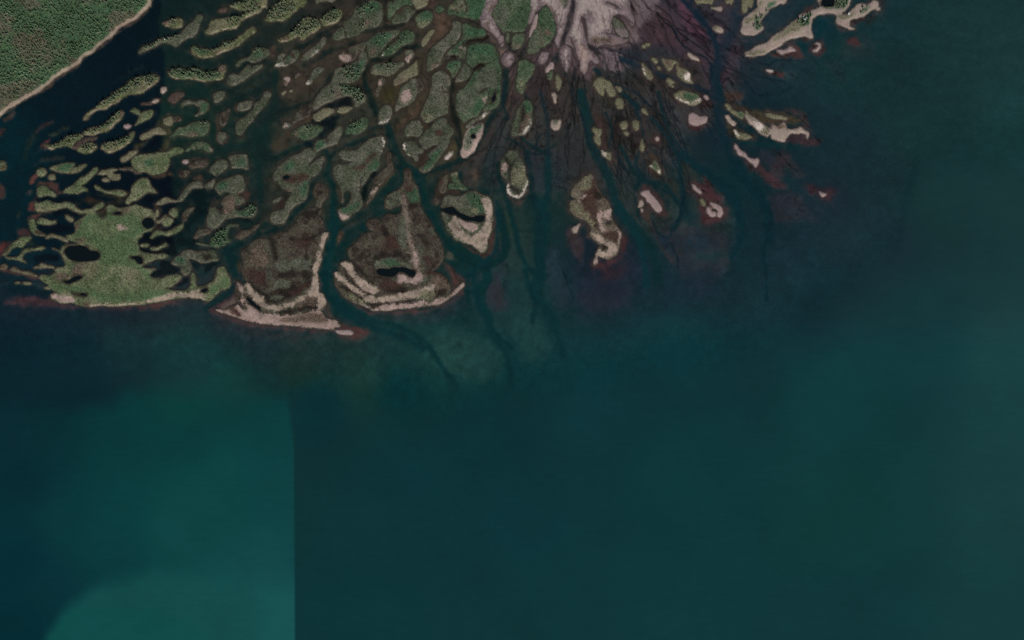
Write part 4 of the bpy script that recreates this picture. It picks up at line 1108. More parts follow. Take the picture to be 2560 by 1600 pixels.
P 66 58 36 .85 8 1780 760 1720 760 1820 620 1900 520 1920 600 1880 720
P 52 44 36 .7 10 1880 760 2060 760 2020 820 1820 800
P 40 30 24 .85 8 1700 1000 1800 980 1880 960 1890 1060 1820 1100 2050 1130 2040 1180 1920 1220 1780 1240 1680 1300 1640 1200
P 56 48 30 .8 10 2000 300 2060 260 2060 350 2020 440 1980 400
P 40 30 24 .8 6 2050 340 2180 280 2320 210 2250 300 2140 320 2060 370
L 2 14 16 0 46 8 880 920 820 1040 770 1160 740 1260
L 2 18 22 0 40 14 600 40 500 40 440 180 300 260 220 320 290 480 200 580
L 6 30 32 0 24 10 1060 440 1060 560 1100 700 1130 820 1200 860
L 6 32 34 0 22 9 330 700 500 580 680 520 860 440
L 6 34 34 0 30 12 260 620 230 900 330 960 370 1100 380 1300
L 6 26 26 0 20 8 1920 480 1960 600 1960 680
P 26 22 20 .8 6 1850 200 1860 40 1880 -80 1900 60 1920 200 1980 380 1920 400
@A3
P 60 40 42 .8 10 60 1300 200 1230 400 1190 600 1230 660 1200 700 1290 960 1320 1160 1350 1300 1350 1640 1340 1900 1300 2200 1250 2240 1250 2240 1290 1900 1360 1500 1380 1100 1360 700 1350 300 1340
P 62 40 38 .8 8 220 420 260 360 330 370 390 440 380 480 300 470
P 80 40 38 .85 7 -20 550 80 540 140 540 60 650 20 720 -20 720
P 76 42 36 .85 7 -20 880 100 870 240 900 420 950 500 980 460 1000 300 950 100 920 -20 910
P 50 42 36 .8 8 330 300 360 200 460 170 480 190 420 240 370 300
P 40 34 26 .8 9 640 1000 640 920 760 860 900 820 940 900 800 960 700 1020
P 34 42 40 .6 8 -20 1060 200 1050 520 1060 560 1100 400 1080
P 34 22 20 .8 8 2420 950 2480 930 2480 1080 2440 1100
P 36 26 20 .8 6 1190 100 1250 80 1360 60 1340 150 1200 150
P 30 24 18 .8 8 680 160 740 120 880 100 1100 160 1100 200 980 200
P 60 44 34 .8 6 1940 60 2030 120 2000 220 1950 200
P 40 30 26 .8 8 1960 300 2060 340 2040 380 1940 400
P 40 36 28 .7 6 340 550 420 510 470 540 400 570
L 1 14 22 0 90 12 560 350 860 350
L 1 16 24 0 70 12 480 740 700 720
L 2 22 32 0 60 14 480 520 720 560
L 1 14 22 0 40 10 700 160 860 160 960 180
L 1 12 20 0 80 12 2060 810 2200 850 2100 930 1960 930
L 1 10 16 0 70 12 1830 480 2000 520 2150 500 2180 600
L 1 12 20 0 30 8 2140 1080 2260 1050 2360 980
L 4 32 38 0 60 16 150 1130 400 1150 560 1160
L 1 10 16 0 50 10 1790 620 1900 680 2020 660 2200 660
L 2 22 24 0 60 14 2560 -20 2460 140 2360 330 2260 500 2440 540
@B3
P 62 50 42 .8 8 1140 960 1100 900 1160 880 1200 960 1200 1040
P 62 52 34 .7 10 1010 800 1100 780 1140 870 1060 880
P 44 36 32 .7 10 640 360 800 240 900 240 820 330 760 380
P 46 44 38 .7 8 1060 500 1340 300 1400 280 1400 360 1240 430 1160 500
P 62 42 44 .85 7 720 1390 800 1330 900 1280 1000 1200 1040 1170 1080 1250 1120 1330 980 1350 800 1380 780 1440
P 66 44 40 .8 6 -20 1290 200 1250 340 1230 340 1270 100 1350 -20 1380
P 40 40 42 .5 14 340 1240 600 1250 680 1290 500 1320 350 1300
P 70 50 46 .7 6 2100 930 2140 960 2140 1080 2110 1060
P 66 52 44 .7 8 2120 1160 2200 1300 2260 1420 2340 1500 2240 1480 2200 1340
P 66 50 40 .8 8 2300 420 2400 400 2400 500 2300 590 2280 540
L 2 20 22 0 30 10 920 260 1100 230 1260 250
L 2 22 26 0 40 10 560 850 540 800 700 800 860 760
L 4 36 38 0 40 10 960 620 1000 800 1020 1000 940 1160 780 1270 700 1340
L 4 32 34 0 30 12 1000 620 1200 520 1400 420 1600 360 1800 180 1900 60 1960 -40
L 2 18 18 0 20 8 680 880 800 800
@B
P 54 47 38 .7 16 1900 520 2200 560 2330 640 2200 860 2180 940 2040 1080 1900 1220 1720 1260 1600 1180 1640 1000 1800 900 1950 880 2100 760 1900 760
P 70 52 44 .8 6 1480 640 1540 590 1560 640 1520 720 1480 700
P 44 44 34 .6 10 1060 1150 1200 1080 1420 960 1420 1000 1260 1120 1100 1180
P 40 36 32 .5 14 1880 20 2300 10 2420 60 2200 120 1980 140
P 44 40 34 .6 8 1870 460 1960 440 2000 480 1900 520
@C
P 54 47 38 .75 14 300 500 520 500 760 420 1000 330 1060 260 1180 320 1100 380 900 420 700 520 480 620 380 700 300 860 100 1100 60 1000 200 800 280 640
P 50 42 36 .7 14 470 100 640 -30 720 -20 640 120 560 240 450 330 350 370 480 230
P 58 51 40 .75 12 1400 560 1480 600 1560 640 1560 850 1620 900 1600 1100 1560 1300 1400 1450 1250 1512 1200 1440 1350 1310 1430 1180 1500 1100 1440 900 1430 760
P 78 61 50 .8 10 1640 160 1800 160 1860 260 1850 380 1700 520 1600 600 1560 560 1660 420
P 70 52 46 .8 8 1560 -20 1660 -20 1660 60 1640 160 1560 120
P 40 35 27 .75 10 1850 980 1900 1020 2050 1000 2030 1080 1940 1140 1910 1260 1940 1400 1990 1512 1880 1512 1840 1400 1830 1200
P 50 45 27 .75 12 940 1250 980 1120 1120 1080 1200 1060 1160 1200 1130 1340 1000 1310
P 46 38 32 .75 8 1000 260 990 120 1000 0 1050 0 1050 200 1090 290
P 72 54 46 .8 6 380 820 460 790 600 800 480 840 400 880
P 58 46 40 .7 10 1620 900 1720 860 1760 780 1840 760 1860 900 1920 1000 1850 1000 1790 910 1700 890
L 16 30 30 0 20 10 0 580 130 480 280 380 420 330
L 18 32 30 0 26 12 0 820 160 740 330 640 480 600 620 540
L 12 24 22 0 26 8 760 1060 730 960 790 840 880 760 1060 740 1240 620 1400 560 1420 440
L 16 24 22 0 18 8 1020 340 1200 320 1320 250 1400 160 1500 110
L 10 26 24 0 26 10 720 1100 820 1230 880 1400 900 1512
'''
OFF = dict(A=(0, 0), B=(380, 0), C=(760, 0), D=(1140, 0), E=(1520, 0), F=(1780, 0), A2=(0, 250), B2=(380, 250),
           C2=(760, 250), D2=(1140, 250), E2=(1520, 250), F2=(1780, 250), A3=(0, 500), B3=(380, 500), C3=(760, 500),
           D3=(1140, 500), E3=(1520, 500), G=(480, 720), T=(0, 0), U=(1000, 0))

def lin(c):
    c = np.asarray(c, dtype=np.float64) / 255.0
    return np.where(c <= 0.04045, c / 12.92, ((c + 0.055) / 1.055) ** 2.4)

# ------------------------------------------------------------------ noise
_T = RNG.random((256, 256)).astype(np.float32)
def vnoise(x, y, seed=0):
    x = x + seed * 17.31; y = y + seed * 9.73
    xi = np.floor(x).astype(np.int64); yi = np.floor(y).astype(np.int64)
    fx = (x - xi); fy = (y - yi)
    fx = fx * fx * (3 - 2 * fx); fy = fy * fy * (3 - 2 * fy)
    a = _T[yi & 255, xi & 255]; b = _T[yi & 255, (xi + 1) & 255]
    c = _T[(yi + 1) & 255, xi & 255]; d = _T[(yi + 1) & 255, (xi + 1) & 255]
    return ((a * (1 - fx) + b * fx) * (1 - fy) + (c * (1 - fx) + d * fx) * fy) * 2 - 1
def fbm(x, y, scale, octv=4, seed=0, gain=0.5):
    v = 0.0; amp = 1.0; tot = 0.0; s = 1.0 / scale
    for o in range(octv):
        v = v + amp * vnoise(x * s + 31.7 * o, y * s + 57.1 * o, seed + o * 3); tot += amp
        amp *= gain; s *= 2.03
    return v / tot
def sstep(a, b, x):
    t = np.clip((x - a) / (b - a), 0, 1); return t * t * (3 - 2 * t)

# ------------------------------------------------------------------ outlines
def smooth_closed(p, n=3):
    p = np.asarray(p, float); p0 = np.roll(p, 1, 0); p2 = np.roll(p, -1, 0); p3 = np.roll(p, -2, 0)
    out = []
    for k in range(n):
        t = k / n
        out.append(0.5 * ((2 * p) + (-p0 + p2) * t + (2 * p0 - 5 * p + 4 * p2 - p3) * t * t + (-p0 + 3 * p - 3 * p2 + p3) * t ** 3))
    return np.stack(out, 1).reshape(-1, 2)
def smooth_open(p, n=4):
    p = np.asarray(p, float); q = np.vstack([2 * p[0] - p[1], p, 2 * p[-1] - p[-2]]); out = []
    for i in range(1, len(q) - 2):
        a, b, c, d = q[i - 1], q[i], q[i + 1], q[i + 2]
        for k in range(n):
            t = k / n
            out.append(0.5 * ((2 * b) + (-a + c) * t + (2 * a - 5 * b + 4 * c - d) * t * t + (-a + 3 * b - 3 * c + d) * t ** 3))
    out.append(p[-1]); return np.array(out)
def seg_dist(X, Y, poly, closed):
    a = poly; b = np.roll(poly, -1, 0)
    if not closed: a = poly[:-1]; b = poly[1:]
    best = np.full(X.shape, 1e9, np.float32); inside = np.zeros(X.shape, bool)
    for (ax, ay), (bx, by) in zip(a, b):
        dx, dy = bx - ax, by - ay; L = dx * dx + dy * dy + 1e-9
        t = np.clip(((X - ax) * dx + (Y - ay) * dy) / L, 0, 1)
        ex = X - ax - t * dx; ey = Y - ay - t * dy
        np.minimum(best, ex * ex + ey * ey, out=best)
        if closed and ay != by:
            c = ((ay > Y) != (by > Y)) & (X < (bx - ax) * (Y - ay) / (by - ay) + ax)
            inside ^= c
    d = np.sqrt(best)
    return np.where(inside, d, -d) if closed else d

def parse(text):
    items = []; crop = None; cur = None; want = False
    for ln in text.strip().split('\n'):
        if ln[0] == '@': crop = ln[1:]; continue
        w = ln.split()
        def pts(v):
            v = np.array([float(q) for q in v]).reshape(-1, 2)
            if crop == 'P': return v
            v = v / (1.085 if crop in 'TU' else 5.04) + np.array(OFF[crop])
            v[:, 1] = np.where(v[:, 1] < -1, -75, v[:, 1]); v[:, 0] = np.where(v[:, 0] < -1, -45, v[:, 0])
            return v
        if w[0] == 'I':
            cur = dict(name=w[1], style=w[2], label=' '.join(w[3:]), p=[], c=[], t=[], v=[]); items.append(cur); want = True
        elif w[0] == 'p': cur['p'].append(pts(w[1:]))
        elif w[0] == 'c': cur['c'].append((float(w[1]), pts(w[2:])))
        elif w[0] == 't': cur['t'].append((float(w[1]), pts(w[2:])))
        elif w[0] == 'v': cur['v'].append((w[1], pts(w[2:])))
        elif w[0] == 'P': items.append(('P', [float(q) for q in w[1:6]], pts(w[6:])))
        elif w[0] == 'L': items.append(('L', [float(q) for q in w[1:7]], pts(w[7:])))
        elif w[0] == 'C': items.append(('C', [float(q) for q in w[1:6]], pts(w[6:])))
        elif want: cur['poly'] = pts(w); want = False
    return items
LAND = parse(ISLANDS); PAINT = parse(SHOALS)
def area(p): return 0.5 * abs(np.sum(p[:, 0] * np.roll(p[:, 1], -1) - p[:, 1] * np.roll(p[:, 0], -1)))
PAINT.sort(key=lambda q: (-area(q[2]) if q[0] == 'P' else (1 if q[0] == 'C' else 2)))      # broad flats first, channels cut through them
shore_out = np.array([1900, 0, 1880, 60, 1800, 150, 1720, 230, 1620, 285, 1510, 340, 1440, 420, 1340, 500, 1230, 590, 1150, 660, 1040, 720, 1000, 790,
    900, 850, 790, 920, 700, 970, 620, 1050, 560, 1100, 450, 1170, 360, 1220, 260, 1270, 140, 1350, 0, 1450], float).reshape(-1, 2) / 5.04
MAIN = dict(name='mainland', style='f', label='wooded mainland shore with a pale beach in the upper left corner',
            p=[], c=[], t=[], v=[], poly=np.vstack([[[400, -150]], shore_out, [[-150, 400], [-150, -150]]]))
LAND.insert(0, MAIN)

# ------------------------------------------------------------------ land grid (2 m cells)
G0X, G0Y, STEP = -150, -150, 2.0
NX, NY = int((2330 + 150) / STEP), int((870 + 150) / STEP)
gx = G0X + STEP * np.arange(NX); gy = G0Y + STEP * np.arange(NY)
GX, GY = np.meshgrid(gx, gy); GX = GX.astype(np.float32); GY = GY.astype(np.float32)
WX = GX + 3.0 * fbm(GX, GY, 15, 4, 1, 0.72); WY = GY + 3.0 * fbm(GX, GY, 15, 4, 5, 0.72)
def window(p, m):
    x0 = max(0, int((p[:, 0].min() - m - G0X) / STEP)); x1 = min(NX, int((p[:, 0].max() + m - G0X) / STEP) + 2)
    y0 = max(0, int((p[:, 1].min() - m - G0Y) / STEP)); y1 = min(NY, int((p[:, 1].max() + m - G0Y) / STEP) + 2)
    return slice(y0, y1), slice(x0, x1)
R1 = fbm(GX, GY, 9, 3, 131, 0.7); R2 = fbm(GX, GY, 9, 3, 137, 0.7)
SD = np.full((NY, NX), -60, np.float32); LAB = np.full((NY, NX), -1, np.int32)
for i, it in enumerate(LAND):
    P_ = smooth_closed(it['poly'], 3)
    w = window(P_, 26)
    kx = 2.6 if it['style'] == 'n' else 0.0
    d = seg_dist(WX[w] + kx * R1[w], WY[w] + kx * R2[w], P_, True) + 0.9
    m = d > SD[w]
    SD[w] = np.where(m, d, SD[w]); LAB[w] = np.where(m, i, LAB[w])
SDL = SD.copy()                                  # before the creeks and ponds are cut
POND = {}
n_w = fbm(GX, GY, 12, 2, 15)
CREEK = np.full((NY, NX), 40, np.float32)
for i, it in enumerate(LAND):
    for width, line in it['c']:
        L_ = smooth_open(line); w = window(L_, 20)
        d = seg_dist(WX[w], WY[w], L_, False) - width * 0.62 * (1 + 0.5 * n_w[w])
        CREEK[w] = np.minimum(CREEK[w], d); SD[w] = np.minimum(SD[w], d * 0.8)
    for pp in it['p']:
        P_ = smooth_closed(pp, 3); w = window(P_, 20)
        d = seg_dist(WX[w], WY[w], P_, True)
        POND.setdefault(i, []).append((w, d)); SD[w] = np.minimum(SD[w], -d)

# colour of the bare ground and plant cover (sRGB as it looks in daylight, converted to albedo below)
STY = dict(g=((71, 77, 60), (82, 81, 69)), f=((84, 90, 60), (98, 96, 70)), l=((60, 77, 56), (72, 82, 62)), y=((122, 120, 88), (110, 110, 80)),
           s=((152, 136, 125), (140, 124, 112)), m=((86, 96, 67), (99, 101, 76)), b=((80, 75, 62), (60, 52, 45)), u=((78, 63, 56), (64, 55, 50)),
           o=((113, 108, 86), (97, 95, 73)), t=((104, 95, 81), (82, 73, 62)), p=((150, 131, 126), (136, 117, 113)), w=((182, 168, 156), (168, 152, 140)), r=((92, 58, 53), (72, 46, 43)),
           n=((160, 146, 138), (142, 127, 122)))
PAT = dict(gr=(52, 77, 55), rd=(59, 42, 36), dk=(33, 28, 24), sa=(149, 132, 117), pk=(148, 127, 118), ta=(116, 102, 91), mg=(72, 91, 61), br=(90, 76, 65), ol=(100, 97, 76),
           wh=(184, 171, 160), pp=(112, 97, 98), g=(80, 83, 69), m=(84, 94, 66))
RIM = dict(g=(104, 100, 87), f=(146, 134, 115), l=(96, 96, 80), y=(140, 130, 110), s=(160, 144, 134), m=(104, 102, 78), b=(102, 92, 81), u=(88, 72, 65),
           o=(124, 117, 94), t=(118, 106, 94), p=(156, 136, 130), w=(188, 174, 164), r=(96, 60, 54), n=(100, 85, 86))
RW = dict(g=2.0, f=2.2, l=0.9, y=1.6, s=1.5, m=1.4, b=1.8, u=1.0, o=1.5, t=1.8, p=1.2, w=1.2, r=1.0, n=6.0)
keys = list(STY)
sty_idx = np.array([keys.index(it['style']) for it in LAND] + [0])
n_lo = fbm(GX, GY, 34, 3, 21); n_mid = fbm(GX, GY, 9, 3, 31); n_hi = fbm(GX, GY, 2.6, 2, 41, 0.8)
baseA = np.array([STY[k][0] for k in keys], np.float32); baseB = np.array([STY[k][1] for k in keys], np.float32)
rimC = np.array([RIM[k] for k in keys], np.float32); rimW = np.array([RW[k] for k in keys], np.float32)
SI = sty_idx[LAB]
mixn = np.clip(0.5 + 1.3 * n_lo + 0.9 * n_mid, 0, 1)[..., None]
CL = baseA[SI] * (1 - mixn) + baseB[SI] * mixn
wn_ = RNG.standard_normal(GX.shape).astype(np.float32)
isb = (SI == keys.index('b'))[..., None]
gg = sstep(0.05, 0.45, fbm(GX, GY, 24, 4, 171, 0.6))[..., None] * isb * 0.7
CL = CL * (1 - gg) + np.array((72, 76, 62)) * gg
dd = sstep(0.05, 0.42, fbm(GX, GY, 17, 4, 177, 0.65) + 0.10 * wn_)[..., None] * isb * 0.9
CL = CL * (1 - dd) + np.array((44, 36, 31)) * dd
SAND = np.isin(SI, [keys.index(q) for q in 'spwn']).astype(np.float32)
# damp lavender stains that run down the dry fan
fth = np.arctan2(GX - 1470, GY + 160); frr = np.hypot(GX - 1470, GY + 160)
stain = fbm(fth * 30 + 0.5 * n_mid, frr / 60.0, 1.0, 4, 83, 0.6) + 0.35 * n_mid + 0.35 * n_hi
fre = np.where(GX < 1335, 170 + GY, frr + 0.8 * np.maximum(GX - 1490, 0))
stain = sstep(0.5, -0.5, stain * 1.3 + (305 - fre) / 95.0)[..., None] * (SI == keys.index('n'))[..., None]
CL = CL * (1 - 0.85 * stain) + np.array((98, 83, 85)) * 0.85 * stain
# the mainland: brownish heath patches between green woods
mm = (LAB == 0)
heath = sstep(0.02, 0.35, fbm(GX, GY, 60, 3, 77))[..., None]
CL = np.where(mm[..., None], np.array((62, 84, 58)) * (1 - heath) + np.array((86, 84, 66)) * heath, CL)
vsoft = n_mid * 6 + n_hi * 3 + 1.6 * wn_ + 5 * fbm(GX, GY, 20, 3, 35)
for i, it in enumerate(LAND):
    for code, pp in it['v']:
        P_ = smooth_closed(pp, 3); w = window(P_, 14)
        d = seg_dist(WX[w], WY[w], P_, True)
        soft = 3.4 if code in ('wh', 'sa', 'pk') else 5.0
        a = sstep(-soft, soft, d + vsoft[w] * (0.7 if soft < 4 else 0.8)) * (LAB[w] == i)
        a = a * np.clip((0.92 if code in ('wh', 'sa', 'pk') else 0.84) + 0.22 * n_mid[w] + 0.16 * n_hi[w], 0, 1)
        CL[w] = CL[w] * (1 - a[..., None]) + np.array(PAT[code], np.float32) * a[..., None]
        SAND[w] = SAND[w] * (1 - a) + a * (1.0 if code in ('wh', 'sa', 'pk', 'pp', 'ta') else 0.0)
gyd, gxd = np.gradient(SDL)
gl = np.sqrt(gyd ** 2 + gxd ** 2) + 1e-6
south = (-gyd / gl * 0.8 - gxd / gl * 0.35)           # shores that face the open lake carry more sand
rw = rimW[SI] * np.where(SI == keys.index('n'), 1.0, 0.42 + 0.68 * south) * (1.0 + 0.9 * n_mid)
rw = np.where(mm, 7.5 + 2.5 * n_mid, rw)
ra = np.where(SI == keys.index('n'), sstep(5, -5, SD - rw), sstep(1.4, -0.8, SD - rw)) * np.where(mm, 0.85, np.where(SI == keys.index('n'), 0.8, np.clip(0.02 + 0.8 * n_mid + 0.6 * n_lo + 0.5 * south, 0.0, 0.72)))
rim_is = ra > 0.5
CL = CL * (1 - ra[..., None]) + np.where(mm[..., None], np.array((152, 132, 116)), rimC[SI]) * ra[..., None]
SAND = np.maximum(SAND, ra)
vein = sstep(0.10, 0.0, np.abs(fbm(fth * 22 + 0.6 * n_mid, frr / 90.0, 1.0, 3, 141, 0.6))) * (SI == keys.index('n'))
CL = CL * (1 - 0.30 * vein[..., None] * np.array((0.9, 1.0, 0.95)))
spk = (1 + 0.14 * n_mid + 0.12 * n_lo + np.where(SAND > 0.5, 0.06, 0.17) * n_hi)
spk = spk + np.where((SAND > 0.5) | (SI == keys.index('o')), 0.04, 0.13) * np.clip(wn_, -2, 2)
spk = np.where((RNG.random(GX.shape) > 0.965) & (SAND < 0.5), spk * 0.45, spk)
CL = np.clip(CL * spk[..., None], 6, 250)
PDIST = np.full((NY, NX), 40, np.float32)
for i in POND:
    for (w, d) in POND[i]: PDIST[w] = np.minimum(PDIST[w], -d)
pm = (0.75 * sstep(7, 0.5, PDIST + 3.5 * n_mid))[..., None]
CL = CL * (1 - pm) + np.array((46, 39, 31)) * pm
SAND = SAND * (1 - pm[..., 0])
# muddy banks on the sheltered shores
mud = sstep(4.0, 0.0, SD + 2.2 * n_mid + 0.5 * wn_) * np.clip(0.42 - 0.5 * south + 0.9 * n_lo, 0.0, 0.75) * ~mm * (SAND < 0.75)
CL = CL * (1 - mud[..., None]) + np.array((62, 54, 45)) * mud[..., None]
# wet margin right at the waterline
wet = sstep(0.8, -0.8, SD)[..., None]
CL = CL * (1 - 0.25 * wet) + np.array((64, 52, 44)) * 0.25 * wet
ALB = lin(CL) / KLAND
HGT = np.where(SD > 0, 0.12 * np.minimum(SD, 3) + 0.9 * (1 - np.exp(-np.maximum(SD - 1, 0) / 9)), 0.28 * SD)
HGT = np.maximum(HGT, -0.55) + np.where(SD > 1.5, 0.10 * n_mid + 0.12 * n_hi, 0)

# ------------------------------------------------------------------ materials
def mat(name):
    m = bpy.data.materials.new(name); m.use_nodes = True; return m, m.node_tree.nodes, m.node_tree.links
def ground_mat(name, rough, bump, nscale, amp, tint=None):
    m, N, L = mat(name); b = N['Principled BSDF']; b.inputs['Roughness'].default_value = rough
    b.inputs['Specular IOR Level'].default_value = 0.15
    at = N.new('ShaderNodeAttribute'); at.attribute_name = 'Col'
    geo = N.new('ShaderNodeNewGeometry')
    ns = N.new('ShaderNodeTexNoise'); ns.inputs['Scale'].default_value = nscale; ns.inputs['Detail'].default_value = 3.0
    L.new(geo.outputs['Position'], ns.inputs['Vector'])
    rmp = N.new('ShaderNodeMapRange'); rmp.inputs['From Min'].default_value = 0.3; rmp.inputs['From Max'].default_value = 0.7
    rmp.inputs['To Min'].default_value = 1 - amp; rmp.inputs['To Max'].default_value = 1 + amp
    L.new(ns.outputs[0], rmp.inputs['Value'])
    vm = N.new('ShaderNodeVectorMath'); vm.operation = 'SCALE'
    L.new(at.outputs['Color'], vm.inputs[0]); L.new(rmp.outputs[0], vm.inputs['Scale']); L.new(vm.outputs[0], b.inputs['Base Color'])
    bp = N.new('ShaderNodeBump'); bp.inputs['Strength'].default_value = bump; bp.inputs['Distance'].default_value = 0.6
    L.new(ns.outputs[0], bp.inputs['Height']); L.new(bp.outputs[0], b.inputs['Normal'])
    return m
M_VEG = ground_mat('scrub_cover', 0.95, 0.8, 0.5, 0.30)
M_SAND = ground_mat('sand', 0.9, 0.35, 0.35, 0.10)
M_BED = ground_mat('lakebed_mud', 0.9, 0.0, 0.09, 0.10)
def leaf_mat(name):
    m, N, L = mat(name); b = N['Principled BSDF']; b.inputs['Roughness'].default_value = 0.9
    b.inputs['Specular IOR Level'].default_value = 0.1
    at = N.new('ShaderNodeAttribute'); at.attribute_name = 'Col'; L.new(at.outputs['Color'], b.inputs['Base Color']); return m
M_TREE = leaf_mat('conifer_needles'); M_SHRUB = leaf_mat('shrub_leaves')
def plain(name, rgb, rough=0.7, nscale=3.0, amp=0.12):
    m, N, L = mat(name); b = N['Principled BSDF']; b.inputs['Roughness'].default_value = rough
    ns = N.new('ShaderNodeTexNoise'); ns.inputs['Scale'].default_value = nscale
    cr = N.new('ShaderNodeValToRGB')
    cr.color_ramp.elements[0].color = (*[c * (1 - amp) for c in rgb], 1); cr.color_ramp.elements[1].color = (*[min(1, c * (1 + amp)) for c in rgb], 1)
    L.new(ns.outputs[0], cr.inputs[0]); L.new(cr.outputs[0], b.inputs['Base Color']); return m
# open water: suspended sediment (diffuse, colour and density from the survey attributes) over clear water, glossy surface
def water_mat(name, ripple, attr=True, rgb=(0, 0, 0), dens=1.0):
    m, N, L = mat(name); b = N['Principled BSDF']; b.inputs['Roughness'].default_value = 0.18; b.inputs['IOR'].default_value = 1.33
    b.inputs['Specular IOR Level'].default_value = 0.15
    geo = N.new('ShaderNodeNewGeometry')
    ns = N.new('ShaderNodeTexNoise'); ns.inputs['Scale'].default_value = 0.055; ns.inputs['Detail'].default_value = 6.0
    mp = N.new('ShaderNodeMapping'); mp.inputs['Scale'].default_value = (0.35, 1.0, 1.0)
    L.new(geo.outputs['Position'], mp.inputs['Vector']); L.new(mp.outputs[0], ns.inputs['Vector'])
    bp = N.new('ShaderNodeBump'); bp.inputs['Strength'].default_value = ripple; bp.inputs['Distance'].default_value = 1.0
    L.new(ns.outputs[0], bp.inputs['Height']); L.new(bp.outputs[0], b.inputs['Normal'])
    if attr:
        at = N.new('ShaderNodeAttribute'); at.attribute_name = 'Col'
        n2 = N.new('ShaderNodeTexNoise'); n2.inputs['Scale'].default_value = 0.11; n2.inputs['Detail'].default_value = 5.0; n2.inputs['Roughness'].default_value = 0.65
        m2 = N.new('ShaderNodeMapping'); m2.inputs['Scale'].default_value = (0.16, 1.0, 1.0); m2.inputs['Rotation'].default_value = (0, 0, 0.10)
        L.new(geo.outputs['Position'], m2.inputs['Vector']); L.new(m2.outputs[0], n2.inputs['Vector'])
        r2 = N.new('ShaderNodeMapRange'); r2.inputs['From Min'].default_value = 0.3; r2.inputs['From Max'].default_value = 0.7
        r2.inputs['To Min'].default_value = 0.965; r2.inputs['To Max'].default_value = 1.035; L.new(n2.outputs[0], r2.inputs['Value'])
        v2 = N.new('ShaderNodeVectorMath'); v2.operation = 'SCALE'; L.new(at.outputs['Color'], v2.inputs[0]); L.new(r2.outputs[0], v2.inputs['Scale'])
        L.new(v2.outputs[0], b.inputs['Base Color'])
        ad = N.new('ShaderNodeAttribute'); ad.attribute_name = 'Turbidity'; L.new(ad.outputs['Fac'], b.inputs['Alpha'])
    else:
        b.inputs['Base Color'].default_value = (*rgb, 1); b.inputs['Alpha'].default_value = dens
    return m
M_WATER = water_mat('lake_water', 0.25)
M_POND = water_mat('peat_water', 0.05, False, (0.005, 0.009, 0.011), 0.90)

# ------------------------------------------------------------------ mesh helpers
def make_mesh(name, co, quads, mats, col=None, extra=None, tris=None):
    me = bpy.data.meshes.new(name); nv = len(co)
    me.vertices.add(nv); me.vertices.foreach_set('co', np.ascontiguousarray(co, np.float32).ravel())
    f = quads if tris is None else tris; k = f.shape[1]; nf = len(f)
    me.loops.add(nf * k); me.loops.foreach_set('vertex_index', np.ascontiguousarray(f, np.int32).ravel())
    me.polygons.add(nf); me.polygons.foreach_set('loop_start', np.arange(0, nf * k, k, dtype=np.int32))
    me.update(calc_edges=True)
    if col is not None:
        a = me.attributes.new('Col', 'FLOAT_COLOR', 'POINT')
        a.data.foreach_set('color', np.hstack([col, np.ones((nv, 1))]).astype(np.float32).ravel())
    if extra:
        for k2, v in extra.items():
            a = me.attributes.new(k2, 'FLOAT', 'POINT'); a.data.foreach_set('value', v.astype(np.float32).ravel())
    me.materials.append(mats)
    return me
def smooth_shade(me): me.polygons.foreach_set('use_smooth', np.ones(len(me.polygons), bool))
def obj(name, data, parent=None, loc=None):
    o = bpy.data.objects.new(name, data); COL.objects.link(o)
    if parent is not None: o.parent = parent
    if loc is not None: o.location = loc
    return o
def tag(o, label=None, cat=None, group=None, kind=None):
    if label: o['label'] = label
    if cat: o['category'] = cat
    if group: o['group'] = group
    if kind: o['kind'] = kind
    return o
def wx(px): return px - 1280.0
def wy(py): return 800.0 - py

